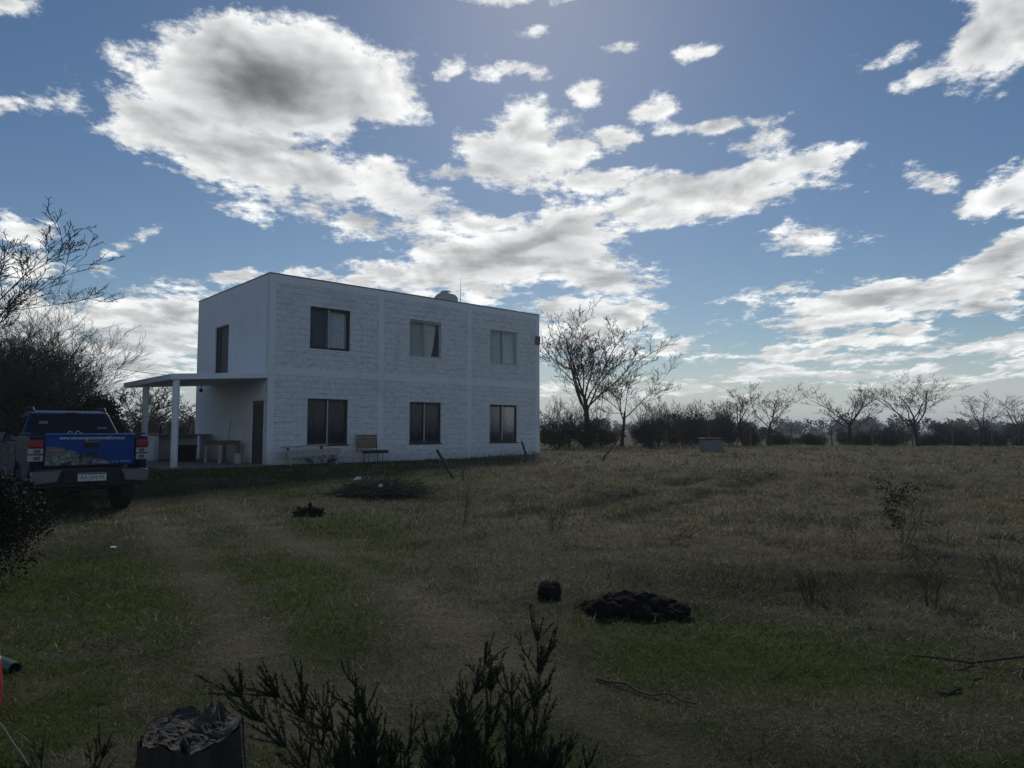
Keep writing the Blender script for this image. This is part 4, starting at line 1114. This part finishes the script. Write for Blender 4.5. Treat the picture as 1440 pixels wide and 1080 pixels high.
# ------------------------------------------------------------------ bare winter trees, twiggy shrubs, leafy shrubs
class Lines:
    """branch polylines, turned into one tube mesh"""
    def __init__(self): self.by = {}
    def add(self, pts, rad):
        k = len(pts); s = 7 if rad[0] > .05 else (5 if rad[0] > .02 else 3)
        self.by.setdefault((k, s), []).append((pts, rad))
    def mesh(self, M=None):
        V = []; Q = []; b = 0
        for (k, s), L in self.by.items():
            P = np.array([l[0] for l in L], float); Rr = np.array([l[1] for l in L], float)
            if M is not None: P = P * M
            t = np.empty_like(P); t[:, 1:-1] = P[:, 2:] - P[:, :-2]; t[:, 0] = P[:, 1] - P[:, 0]; t[:, -1] = P[:, -1] - P[:, -2]
            t /= np.linalg.norm(t, axis=-1, keepdims=True) + 1e-9
            ref = np.where(np.abs(t[..., 2:3]) < .9, np.array([0, 0, 1.]), np.array([1., 0, 0]))
            e1 = np.cross(t, ref); e1 /= np.linalg.norm(e1, axis=-1, keepdims=True) + 1e-9
            e2 = np.cross(t, e1)
            a = np.arange(s) * 2 * np.pi / s
            ring = P[:, :, None] + Rr[:, :, None, None] * (e1[:, :, None] * np.cos(a)[:, None] + e2[:, :, None] * np.sin(a)[:, None])
            n = len(L); V.append(ring.reshape(-1, 3))
            base = b + np.arange(n)[:, None, None, None] * (k * s) + np.arange(k - 1)[None, :, None, None] * s
            i = np.arange(s)[None, None, :, None]; j = (i + 1) % s
            Q.append(np.concatenate([base + i, base + j, base + s + j, base + s + i], -1).reshape(-1, 4)); b += n * k * s
        return np.concatenate(V), np.concatenate(Q)

def rot_about(v, ax, a):
    return v * math.cos(a) + np.cross(ax, v) * math.sin(a) + ax * np.dot(ax, v) * (1 - math.cos(a))

class Grower:
    def __init__(self, seed, levels, kids, ratio, ang, up=.15, wob=.12, rmin=.004, rratio=.55, nseg=(8, 6, 5, 4, 4, 3)):
        self.r = np.random.default_rng(seed); self.L = levels; self.kids = kids; self.ratio = ratio; self.ang = ang
        self.up = up; self.wob = wob; self.rmin = rmin; self.rr = rratio; self.nseg = nseg
        self.main = Lines(); self.fine = Lines(); self.n = 0
    def grow(self, p, d, length, r, lev):
        rg = self.r; n = self.nseg[min(lev, len(self.nseg) - 1)]
        pts = [p]; dirs = [d]; step = length / n
        last = lev >= self.L
        r1 = self.rmin * .6 if last else max(self.rmin, r * .42)
        for i in range(n):
            d = d + rg.normal(0, self.wob, 3) * (1 if lev else .5) + np.array([0, 0, self.up if lev else .05]) * .35
            d /= np.linalg.norm(d); p = p + d * step; pts.append(p); dirs.append(d)
        rad = [r + (r1 - r) * (i / n) ** .8 for i in range(n + 1)]
        (self.main if lev == 0 else self.fine).add(pts, rad); self.n += 1
        if last: return
        nk = self.kids[lev]; nk = int(rg.integers(max(1, nk - 1), nk + 2))
        ph = rg.uniform(0, 6.28)
        lo = self.start[lev] if hasattr(self, 'start') else .3
        for k in range(nk):
            t = lo + (1 - lo) * ((k + rg.uniform(.2, .95)) / nk)
            i = min(n - 1, int(t * n)); f = t * n - i
            q = pts[i] * (1 - f) + pts[i + 1] * f
            dd = dirs[i + 1]
            ax = np.cross(dd, np.array([math.cos(ph), math.sin(ph), .3])); ax /= np.linalg.norm(ax) + 1e-9
            ph += 2.4
            a = rg.normal(self.ang[lev], .14)
            nd = rot_about(dd, ax, a)
            if nd[2] < -.25: nd[2] *= .3
            nd /= np.linalg.norm(nd)
            rl = length * self.ratio[lev] * rg.uniform(.6, 1.15) * (1.1 - .35 * t)
            self.grow(q, nd, rl, max(self.rmin, (rad[i]) * self.rr * rg.uniform(.8, 1.1)), lev + 1)

M_TBARK = mat('winter_bark', (.038, .032, .027), .95, var=.4, scale=6, bump=.6, bscale=20, bdist=.02)
M_TWIG = mat('bare_twigs', (.062, .053, .046), .95, var=.3, scale=3)
M_LEAF = leaf_mat('shrub_leaves', .25, .65)

def bare_tree(label, loc, height, seed, group=None, width=None, tf=.28, limbs=5, lean=0.0, up=.18, dens=1.0, levels=4, ang0=.6, r0=None, rmin=.0075, name='bare_tree', cat='tree', lean_dir=(1, 0)):
    """short trunk that parts into rising limbs; height in metres"""
    o = thing(name, label, cat, (loc[0], loc[1], gz(loc[0], loc[1]) - .05), 0, group)
    g = Grower(seed, levels, [limbs, int(6 * dens), int(6 * dens), int(5 * dens), 4], [1.6, .62, .52, .48, .42], [ang0, .62, .65, .7, .7], up=up, rmin=rmin, wob=.09)
    g.start = [.62, .28, .22, .2, .2]
    H = 4.0
    g.grow(np.zeros(3), np.array([lean * lean_dir[0], lean * lean_dir[1], 1.0]), H * tf * 1.15, (r0 or .045 * height / 1.5 * .8) * H / height, 0)
    Vm, Qm = g.main.mesh(); Vf, Qf = g.fine.mesh()
    top = np.percentile(Vf[:, 2], 99.7); s = height / top
    w = 1.0
    if width: w = width / (s * (np.percentile(Vf[:, 0], 99) - np.percentile(Vf[:, 0], 1)))
    S = np.array([s * w, s * w, s])
    np_mesh('trunk', Vm * S, Qm, M_TBARK, o, quads=True, smooth=True); np_mesh('crown', Vf * S, Qf, M_TWIG, o, quads=True)
    return o

def twig_shrub(label, loc, height, width, seed, stems=12, group=None, up=.10, spread=.55, dens=1.0, r=.02, levels=3, drift=(0, 0), name='bare_shrub', m=None, rmin=.0065):
    """many stems fan from the ground"""
    o = thing(name, label, 'shrub', (loc[0], loc[1], gz(loc[0], loc[1]) - .03), 0, group)
    rg = np.random.default_rng(seed)
    g = Grower(seed + 1, levels, [int(7 * dens), int(6 * dens), 5, 3], [.5, .5, .5, .5], [.5, .55, .6, .6], up=up, wob=.10, rmin=rmin, nseg=(7, 5, 4, 3))
    g.start = [.25, .15, .1, .1]
    for k in range(stems):
        a = rg.uniform(0, 6.28); q = rg.uniform(0, 1) ** .7
        d = np.array([math.cos(a) * q * spread + drift[0], math.sin(a) * q * spread + drift[1], 1.0]); d /= np.linalg.norm(d)
        g.grow(np.array([math.cos(a) * q * width * .16, math.sin(a) * q * width * .16, 0]), d, height * rg.uniform(.65, 1.0), r * rg.uniform(.6, 1.2), 0)
    Vm, Qm = g.main.mesh(); Vf, Qf = g.fine.mesh()
    s = height / np.percentile(Vf[:, 2], 99.5); wx = width / (np.percentile(Vf[:, 0], 98) - np.percentile(Vf[:, 0], 2))
    wx = min(wx, s * 1.6); S = np.array([wx, wx, s])
    np_mesh('stems', Vm * S, Qm, m or M_TBARK, o, quads=True); np_mesh('twigs', Vf * S, Qf, m or M_TWIG, o, quads=True)
    return o

def leaf_cloud(rg, centres, sizes, n, leaf, col, cvar=.3, up=.0):
    """n leaf triangles spread through clumps"""
    ci = rg.choice(len(centres), n, p=(sizes ** 2.2) / (sizes ** 2.2).sum())
    d = rg.normal(0, 1, (n, 3)); d /= np.linalg.norm(d, axis=1, keepdims=True)
    rr = rg.random(n) ** .45
    c = centres[ci] + d * (rr * sizes[ci])[:, None] * np.array([1, 1, .85])
    e1 = rg.normal(0, 1, (n, 3)); e1[:, 2] += up; e1 /= np.linalg.norm(e1, axis=1, keepdims=True)
    e2 = np.cross(e1, rg.normal(0, 1, (n, 3))); e2 /= np.linalg.norm(e2, axis=1, keepdims=True)
    L = leaf * rg.uniform(.6, 1.5, (n, 1)); w = L * rg.uniform(.28, .5, (n, 1))
    V = np.stack([c, c + e1 * L * .55 + e2 * w, c + e1 * L, c + e1 * L * .55 - e2 * w], 1)
    tone = rg.uniform(1 - cvar, 1 + cvar, len(centres))[ci] * rg.uniform(.7, 1.3, n)
    C = np.array(col)[None] * tone[:, None]
    keep = c[:, 2] > .02
    V = V[keep]; C = C[keep]
    return V.reshape(-1, 3), np.arange(len(V) * 4).reshape(-1, 4), np.repeat(C, 4, 0)

def leafy(label, loc, size, seed, n=5000, leaf=.09, col=(.022, .030, .016), clumps=26, group=None, name='evergreen_shrub', cat='shrub', shape='dome', stems=6, cvar=.35, z0=None, twigs=0):
    sx, sy, sz = size
    o = thing(name, label, cat, (loc[0], loc[1], (gz(loc[0], loc[1]) if z0 is None else z0) - .03), 0, group)
    rg = np.random.default_rng(seed)
    u = rg.normal(0, 1, (clumps, 3)); u /= np.linalg.norm(u, axis=1, keepdims=True); u *= (rg.random((clumps, 1)) ** .4)
    z = (u[:, 2] + 1) / 2
    if shape == 'cone': f = 1.05 - .85 * z
    elif shape == 'hedge': f = np.ones(clumps)
    else: f = np.sqrt(np.clip(1.06 - z ** 2.2, .1, 1))
    cen = np.stack([u[:, 0] * sx / 2 * f * .8, u[:, 1] * sy / 2 * f * .8, z * sz * .84 + .05 * sz], 1)
    siz = rg.uniform(.55, 1.15, clumps) * (sx * sy * sz) ** (1 / 3) / clumps ** (1 / 3) * .72
    V, Q, C = leaf_cloud(rg, cen, siz, n, leaf, col, cvar)
    ln = Lines()
    for k in range(max(stems, 3)):
        t = cen[k % clumps]; a = np.array([t[0] * .15, t[1] * .15, 0])
        ln.add([a + (t - a) * i / 4 + rg.normal(0, .02, 3) * (i > 0) * sz for i in range(5)], [.02 * sz * (1 - .17 * i) for i in range(5)])
    if twigs:
        for k in range(twigs):
            b = cen[int(rg.integers(clumps))]; dv = rg.normal(0, .5, 3) + b / (np.linalg.norm(b) + 1e-6); dv[2] = abs(dv[2]) + .5; dv /= np.linalg.norm(dv)
            L = rg.uniform(.3, .75) * sz
            p = [b + dv * L * i / 4 + rg.normal(0, .03, 3) * i * .4 for i in range(5)]
            ln.add(p, [.007 * (1 - .2 * i) for i in range(5)])
            for _ in range(2):
                i = int(rg.integers(1, 4)); e = dv + rg.normal(0, .5, 3); e /= np.linalg.norm(e)
                ln.add([p[i] + e * L * .4 * t / 3 for t in range(4)], [.005 * (1 - .25 * t) for t in range(4)])
    Vs, Qs = ln.mesh()
    np_mesh('stems', Vs, Qs, M_TBARK, o, quads=True)
    np_mesh('foliage', V, Q, M_LEAF, o, col=C, quads=True)
    return o

# --- trees right of the house
GT = 'bare trees beyond the field'
bare_tree('largest bare tree standing just right of the house, its limbs parting low', (4.55, 41.5), 8.5, 11, width=8.2, tf=.30, limbs=8, dens=1.1, ang0=.55, up=.16, r0=.20, rmin=.0042, levels=5)
bare_tree('spreading bare tree right of the largest one, leaning to the right', (6.6, 42.0), 5.7, 23, width=5.4, tf=.27, limbs=6, lean=.15, ang0=.75, dens=1.0, up=.10, r0=.11, rmin=.004, levels=5)
bare_tree('slim bare sapling close against the trunk of the largest tree', (5.15, 40.2), 5.6, 31, width=3.6, tf=.4, limbs=4, ang0=.4, dens=.9, r0=.07)
bare_tree('tall thin forked bare tree at the right end of the tangled thicket', (16.4, 44.5), 4.2, 37, width=4.2, tf=.30, limbs=5, ang0=.45, dens=.9, up=.28, r0=.085, group=GT, rmin=.004, levels=5)
bare_tree('leafless tree leaning left of the tall forked one in the thicket', (15.1, 44.8), 3.7, 41, width=3.2, tf=.24, limbs=5, ang0=.5, dens=.85, up=.3, lean=-.2, r0=.07, group=GT, rmin=.004, levels=5)
bare_tree('broad bare tree with a dense fan of limbs right of the forked one', (21.6, 44.5), 4.0, 43, width=5.0, tf=.30, limbs=7, ang0=.7, dens=.9, up=.2, r0=.10, group=GT, rmin=.004, levels=5)
bare_tree('vase shaped bare tree on a tall trunk, largest of the right row', (26.0, 44.5), 4.6, 47, width=5.4, tf=.32, limbs=7, ang0=.65, dens=.92, up=.14, r0=.10, group=GT, rmin=.004, levels=5)
bare_tree('smaller bare tree between the vase shaped tree and the right edge', (30.3, 45), 3.5, 53, width=3.3, tf=.32, limbs=6, ang0=.55, dens=.9, up=.2, r0=.075, group=GT, rmin=.004, levels=5)
bare_tree('last bare tree of the row, cut by the right edge', (33.0, 45), 3.3, 59, width=3.4, tf=.25, limbs=6, ang0=.55, dens=.9, up=.25, r0=.07, group=GT, rmin=.004, levels=5)
# --- trees and thicket on the left
bare_tree('tall bare tree reaching in over the thicket at the left edge', (-17.9, 20.8), 8.1, 61, width=8.2, tf=.28, limbs=9, ang0=.6, dens=1.15, up=.14, r0=.095, levels=5, rmin=.003)
GL = 'tangled bare shrubs behind the truck'
for i, (x, y, h, w, lab, dr) in enumerate(((-13.9, 19.6, 4.5, 3.6, 'tall tangled bare shrub directly behind the truck roof', (.04, 0)), (-15.2, 20.6, 5.4, 4.6, 'dense bare shrub under the tall tree at the left edge', (.05, 0)),
                                     (-14.9, 21.6, 4.3, 3.0, 'bare shrub with upright twigs fanning toward the porch roof', (.12, 0)), (-12.7, 19.0, 3.0, 1.8, 'lower bare shrub between truck cab and porch column', (-.1, 0)),
                                     (-14.2, 18.3, 3.9, 3.6, 'bare shrub at the left of the truck cab', (-.05, 0)))):
    twig_shrub(lab, (x, y), h, w, 70 + i * 3, stems=18, group=GL, spread=.45, dens=1.35, drift=dr, rmin=.0045)
GE = 'dark evergreen shrubs in the left thicket'
leafy('dark conical evergreen at the right end of the left thicket', (-11.9, 19.9), (1.5, 1.6, 2.4), 81, 12000, .06, (.022, .029, .020), 40, GE)
leafy('dark evergreen mass behind the truck cab', (-12.6, 18.8), (3.2, 2.2, 2.7), 82, 13000, .065, (.030, .033, .025), 50, GE)
leafy('dark evergreen mass left of the truck at the frame edge', (-14.6, 17.9), (3.4, 2.4, 3.0), 83, 13000, .065, (.028, .030, .024), 50, GE)
leafy('brownish leafy top in the middle of the left thicket', (-13.6, 20.6), (3.6, 2.4, 4.0), 84, 6000, .07, (.045, .040, .032), 60, GE)

# --- seen through the porch
GP = 'thicket seen under the porch roof'
twig_shrub('brown bare shrub seen between the porch columns', (-17.6, 34), 2.6, 4.2, 91, 14, GP, dens=1.1, spread=.8)
twig_shrub('brown bare shrub seen right of the near porch column', (-16.4, 38), 2.2, 3.4, 92, 12, GP, dens=1.1, spread=.8)
bare_tree('bare tree rising behind the far porch column', (-19.6, 36), 3.7, 93, width=4.6, tf=.25, limbs=6, ang0=.7, dens=1.0, r0=.10)
leafy('low brown leafy shrub under the porch roof beside the near column', (-15.8, 33), (3.0, 2.0, 1.5), 94, 5000, .09, (.045, .036, .022), 26, GP)
leafy('low green shrub behind the far porch column', (-19.3, 33.5), (3.2, 2.0, 1.7), 95, 5000, .09, (.036, .034, .020), 26, GP)
leafy('reddish leafed low shrub right of the truck tailgate', (-16.4, 29.5), (1.8, 1.0, .8), 96, 2200, .07, (.060, .022, .022), 16, GP)
mb = MB(); mb.box(-1.9, 1.9, -.25, .25, 0, .18); mb.box(-1.5, -.6, .3, .7, 0, .30)
o = mb.build('concrete_kerb', M_CONC, bevel=.02); o.location = (-15.2, 29.0, gz(-15.2, 29)); o.rotation_euler = (0, 0, .12)
tag(o, 'low pale concrete slab lying behind the porch', 'slab')

# --- dark shrubs behind the field
GS = 'dark shrubs along the far edge of the field'
SH = [(2.3, 34.5, 2.6, 2.0, 2.2, 'dark evergreen against the right house corner'), (4.0, 37.0, 3.0, 2.2, 1.9, 'dark evergreen under the limbs of the largest bare tree'), (7.4, 38.0, 2.4, 2.0, 1.75, 'round dark evergreen right of the spreading bare tree'),
      (9.2, 44, 3.6, 2.0, 2.5, 'dark green shrub behind the white hive box'), (11.6, 45, 3.4, 2.0, 2.6, 'dark shrub tangled with twigs right of the hive box'), (13.6, 45.5, 3.2, 2.0, 1.8, 'dark low shrub left of the forked tree'),
      (17.6, 46, 2.0, 1.6, 1.1, 'low grey green shrub right of the forked tree'), (19.3, 45.2, 2.1, 1.7, 1.35, 'square dark shrub left of the broad fan shaped tree'), (22.9, 45.6, 2.2, 1.8, 1.35, 'square dark shrub right of the broad fan shaped tree'),
      (25.0, 46, 1.6, 1.6, 1.1, 'small dark shrub left of the vase shaped tree trunk'), (27.6, 45.8, 2.6, 1.8, 1.35, 'dark shrub right of the vase shaped tree trunk'), (29.6, 46, 2.2, 1.8, 1.2, 'dark shrub left of the smaller bare tree'), (31.7, 46, 2.6, 1.8, 1.25, 'dark shrub between the last two bare trees'), (34.2, 46, 2.6, 1.8, 1.2, 'dark shrub under the last bare tree at the right edge')]
for i, (x, y, sx, sy, sz, lab) in enumerate(SH):
    leafy(lab, (x, y), (sx, sy, sz * (.58 if i > 5 else .74)), 120 + i, int((1250 if i < 6 else 2000) * sx * sz), .055, ((.040, .038, .028) if i % 2 else (.028, .036, .023)), int((6 + i * 5 % 7) * sx * sz), GS, shape='hedge' if i % 3 == 0 else 'dome', twigs=170 if i < 6 else 70)
GB = 'low scrub along the far field edge'
_r = random.Random(909)
protos = []
for k in range(5):
    protos.append(leafy('low ragged scrub bush in the continuous band along the far edge of the field', (17 + k, 47), (2.2, 1.6, (.9, 1.2, .8, 1.4, 1.0)[k]), 940 + k, 2600, .055, (.030, .034, .024), 13 + 3 * k, GB, 'scrub_bush', 'bush', shape=('dome', 'hedge')[k % 2], twigs=90, cvar=.5))
def dup(root, loc, rz, s):
    r = root.copy(); COL.objects.link(r); r.location = loc; r.rotation_euler = (0, 0, rz); r.scale = (s, s, s)
    for ch in list(root.children):
        c = ch.copy(); COL.objects.link(c); c.parent = r
    return r
for k in range(26):
    x = 10.5 + 27 * (k + _r.random()) / 26; y = 46.5 + _r.uniform(-1.2, 2.5)
    if k < 5: protos[k].location = (x, y, gz(x, y)); protos[k].rotation_euler = (0, 0, _r.uniform(0, 6))
    else: dup(protos[_r.randrange(5)], (x, y, gz(x, y) - .05), _r.uniform(0, 6.28), _r.uniform(.65, 1.15))
GW = 'twiggy thicket right of the house'
for i, (x, y, h, w, lab) in enumerate(((8.3, 40.0, 2.9, 3.0, 'twiggy shrub right of the round dark evergreen'), (10.6, 43.5, 3.2, 3.2, 'tallest twiggy shrub behind the hive box'), (12.8, 44, 2.9, 3.0, 'twiggy shrub between hive box and forked tree'), (14.3, 45, 2.5, 2.4, 'twiggy shrub under the leaning tree'), (3.2, 39.5, 3.0, 3.4, 'twiggy shrub behind the house corner under the largest tree'))):
    twig_shrub(lab, (x, y), h, w, 150 + i * 2, 12, GW, spread=.7, dens=1.0)
leafy('yellowish dry shrub seen between the two bare trees by the house', (6.2, 47), (3.4, 1.6, 1.2), 160, 3600, .09, (.085, .066, .034), 22, name='dry_shrub')

# --- far country: tree belts that read as one mass
def belt(name, y0, y1, x0, x1, n, h0, h1, col, leaf, seed):
    rg = np.random.default_rng(seed)
    cx = rg.uniform(x0, x1, n); cyy = rg.uniform(y0, y1, n); hh = rg.uniform(h0, h1, n) * (.6 + .8 * fbm(cx * .02, cyy * .02, seed, 3))
    V = []; Q = []; C = []; b = 0
    for i in range(n):
        k = int(rg.integers(4, 9)); cen = rg.normal(0, 1, (k, 3)) * np.array([hh[i] * .35, hh[i] * .3, hh[i] * .22]) + np.array([cx[i], cyy[i], .35 + hh[i] * .5])
        siz = rg.uniform(.2, .42, k) * hh[i]
        v, q, c = leaf_cloud(rg, cen, siz, 420, leaf, col, .3)
        V.append(v); Q.append(q + b); C.append(c); b += len(v)
    o = np_mesh(name, np.concatenate(V), np.concatenate(Q), M_LEAF, col=np.concatenate(C), quads=True); o['kind'] = 'stuff'
    return o
belt('far_woods', 150, 330, -330, 380, 420, 3.0, 6.0, (.036, .042, .030), .55, 201)
belt('middle_woods', 75, 120, 6, 120, 70, 1.3, 2.4, (.036, .040, .026), .22, 202)
belt('left_woods', 60, 110, -120, -30, 70, 2.0, 3.6, (.045, .040, .028), .24, 203)

# --- fence along the far edge, hive box
M_POST = mat('grey_fence_post', (.12, .105, .09), .9, var=.3, bump=.4)
fx = [9.5 + i * 2.6 for i in range(11)]
for i, x in enumerate(fx):
    y = 42.6 + .06 * (x - 9); rn = random.Random(300 + i)
    mb = MB(); mb.tube([(0, 0, -.2), (rn.uniform(-.03, .03), 0, .6), (rn.uniform(-.07, .07), 0, 1.12)], [.05, .05, .045], 7)
    o = mb.build('fence_post', M_POST); o.location = (x, y, gz(x, y))
    tag(o, 'weathered wooden post of the wire fence at the far edge of the field', 'fence post', 'wire fence posts')
mb = MB()
for z in (.35, .65, .95):
    mb.tube([(x, 42.6 + .06 * (x - 9) - .055, gz(x, 42.6 + .06 * (x - 9)) + z) for x in fx], .006, 4)
tag(mb.build('fence_wire', M_IRON), 'three strands of wire strung along the far field posts', 'wire')
o = thing('hive_box', 'pale box with a dark lid standing at the far edge of the field', 'box', (8.95, 31.3, gz(8.95, 31.3)), .1)
mb = MB(); mb.box(-.44, .44, -.3, .3, .03, .55); mb.build('box_body', mat('pale_grey_paint', (.16, .175, .19), .7), o, bevel=.01)
mb = MB(); mb.box(-.49, .49, -.35, .35, .552, .63); mb.build('lid', M_TRIM, o, bevel=.01)

# ------------------------------------------------------------------ foreground plants
M_NEEDLE = leaf_mat('needle_leaves', .2, .6)
def feather(rg, ln, out, p, d, length, r, col, dens=1.0, lev=0, bend=None):
    """a shoot clothed in short needles with smaller shoots along it"""
    n = 8; pts = [p]; ds = [d]
    for i in range(n):
        d = d + rg.normal(0, .085, 3) + np.array([0, 0, .05]) + (bend if bend is not None else 0); d /= np.linalg.norm(d)
        p = p + d * length / n; pts.append(p); ds.append(d)
    ln.add(pts, [r * (1 - .85 * i / n) for i in range(n + 1)])
    m = int(length * 1300 * dens)
    t = rg.random(m) ** .85 * .88 + .12 if lev == 0 else rg.random(m)
    P = np.array(pts); D = np.array(ds); k = np.minimum((t * n).astype(int), n - 1); f = (t * n - k)[:, None]
    q = P[k] * (1 - f) + P[k + 1] * f; dd = D[k + 1]
    e = rg.normal(0, 1, (m, 3)); e -= (e * dd).sum(1, keepdims=True) * dd; e /= np.linalg.norm(e, axis=1, keepdims=True)
    a = rg.uniform(.45, .95, (m, 1)); u = dd * np.cos(a) + e * np.sin(a)
    L = rg.uniform(.006, .015, (m, 1)) * (1 - .35 * t[:, None]); w = np.cross(u, rg.normal(0, 1, (m, 3))); w /= np.linalg.norm(w, axis=1, keepdims=True); w *= .0011
    V = np.stack([q - w, q + w, q + u * L], 1).reshape(-1, 3)
    c = np.array(col)[None] * rg.uniform(.5, 1.5, (m, 1)); out.append((V, np.repeat(c, 3, 0)))
    if lev < 2:
        kids = int(length * (46 if lev == 0 else 22) * dens)
        for _ in range(kids):
            t = rg.uniform(.22, .97); i = min(n - 1, int(t * n))
            e = rg.normal(0, 1, 3); e -= e.dot(ds[i]) * ds[i]; e /= np.linalg.norm(e)
            a = rg.uniform(.35, .75); nd = ds[i] * math.cos(a) + e * math.sin(a)
            feather(rg, ln, out, pts[i], nd, length * rg.uniform(.10, .34) * (1.15 - t * .6), r * .45, col, dens, lev + 1)
def needle_shrub(label, loc, shoots, seed, col=(.022, .036, .017), name='needle_shrub', dens=1.0):
    o = thing(name, label, 'shrub', (loc[0], loc[1], gz(*loc)))
    rg = np.random.default_rng(seed); ln = Lines(); out = []
    for (bx, by, tx, ty, tz) in shoots:
        b = np.array([bx, by, 0.0]); t = np.array([tx, ty, tz]); L = np.linalg.norm(t - b); d = (t - b) / L
        feather(rg, ln, out, b, d - np.array([0, 0, .16]), L * 1.02, .0048, col, dens)
    V, Q = ln.mesh(); np_mesh('stems', V, Q, M_TBARK, o, quads=True)
    Vn = np.concatenate([v for v, c in out]); C = np.concatenate([c for v, c in out])
    np_mesh('foliage', Vn, np.arange(len(Vn)).reshape(-1, 3), M_NEEDLE, o, col=C)
    return o
SHOOTS = [(-.20, .05, -.93, .10, .69), (-.18, .0, -.80, .05, .66), (-.15, .05, -.66, .0, .60), (-.22, -.1, -.52, .1, .56)]
SHOOTS += [(-.30, .05, -.44, .05, .72), (-.28, .1, -.36, .1, .66), (-.22, .0, -.28, .05, .78), (-.20, .05, -.20, .0, .60), (-.12, .1, -.16, .15, .50),
          (-.05, .0, -.02, .05, .60), (.02, .1, .05, .1, .66), (.05, .0, .13, .05, .62), (.08, .05, .20, .1, .70), (.10, .0, .33, .10, .79),
          (.13, .05, .22, .1, .54), (.14, .0, .26, .05, .44), (-.35, .0, -.42, -.1, .50), (0, -.1, -.08, -.1, .52), (.12, -.1, .18, -.1, .54)]
_r = random.Random(77)
SHOOTS += [(x * .8, _r.uniform(-.15, .2), x + _r.uniform(-.06, .06), _r.uniform(-.15, .25), _r.uniform(.24, .46)) for x in [_r.uniform(-.5, .30) for _ in range(105)]]
needle_shrub('dark feathery evergreen shrub rising at the bottom centre of the foreground', (-.13, 2.25), [(a * .92, b, c * .92 + .03, d, e * (.92 if e < .78 else 1)) for a, b, c, d, e in SHOOTS], 401, dens=1.25)
needle_shrub('small grey brown feathery plant in the bottom left corner', (-1.42, 2.2), [(0, 0, .16, .05, .50), (-.02, 0, -.05, .05, .44), (.03, .02, .08, .1, .40), (-.05, 0, -.22, 0, .40), (.02, 0, .22, .02, .34)], 402, (.030, .030, .022))
leafy('black green bush at the left edge in front of the truck', (-5.12, 6.3), (1.95, 1.7, 1.5), 403, 60000, .024, (.010, .014, .008), 90, name='dark_bush', cvar=.3)

# weeds one can tell apart in the field
def weed(label, loc, h, w, seed, green=False, stems=7):
    o = twig_shrub(label, loc, h, w, seed, stems, 'tall weeds in the field', up=.05, spread=.35, dens=.7, r=.004, levels=2, name='tall_weed', m=M_STALK, rmin=.0014)
    o['category'] = 'weed'
    if green:
        rg = np.random.default_rng(seed); k = 16
        cen = np.stack([rg.normal(0, w * .22, k), rg.normal(0, w * .22, k), rg.uniform(.35, .95, k) * h], 1)
        V, Q, C = leaf_cloud(rg, cen, np.full(k, w * .2), 700, .028, (.040, .050, .030), .3, .6)
        np_mesh('foliage', V, Q, M_LEAF, o, col=C, quads=True)
    return o
M_STALK = mat('weed_stalk', (.085, .070, .050), .95, var=.4)
weed('tall grey green leafy weed in the right half of the field', (4.85, 8.8), .78, .55, 501, True, 9)
weed('tall brown dead weed below the grey green one', (3.55, 6.0), .48, .50, 502, False, 9)
weed('dead weed stalks standing at the right edge', (4.35, 6.1), .55, .45, 503, False, 8)
weed('low dark spindly weed right of the soil heap', (2.65, 6.25), .30, .42, 504, False, 14)
weed('single thin brown weed between the house and the drive', (-.78, 11.3), .75, .30, 505, False, 3)
weed('spindly weed right of the leaning post', (-1.0, 15.5), .70, .35, 506, False, 4)
weed('brown weed clump left of the furrows', (.6, 10.2), .42, .45, 508, False, 7)
leafy('low dark leafy rosette in the grass left of the brush pile', (-3.45, 12.05), (.40, .3, .17), 510, 420, .11, (.016, .024, .012), 8, name='leafy_rosette', cat='plant', stems=3)
twig_shrub('leafless low bush under the white bench', hpt(1.5, -.75)[:2], .38, 1.3, 511, 10, None, spread=1.2, dens=.7, r=.006, levels=2, name='low_bush')

# ------------------------------------------------------------------ a little haze in the air
def build_haze():
    m = bpy.data.materials.new('thin_haze'); m.use_nodes = True; T = NT(m.node_tree); T.n.clear()
    out = T.n.new('ShaderNodeOutputMaterial'); v = T.n.new('ShaderNodeVolumePrincipled')
    v.inputs['Color'].default_value = (.86, .92, 1, 1); v.inputs['Density'].default_value = .0009; v.inputs['Anisotropy'].default_value = .2
    T.link(v.outputs[0], out.inputs['Volume'])
    mb = MB(); mb.box(-2600, 2600, -2600, 2600, -1.6, 12)
    o = mb.build('haze', m); o['kind'] = 'stuff'
build_haze()
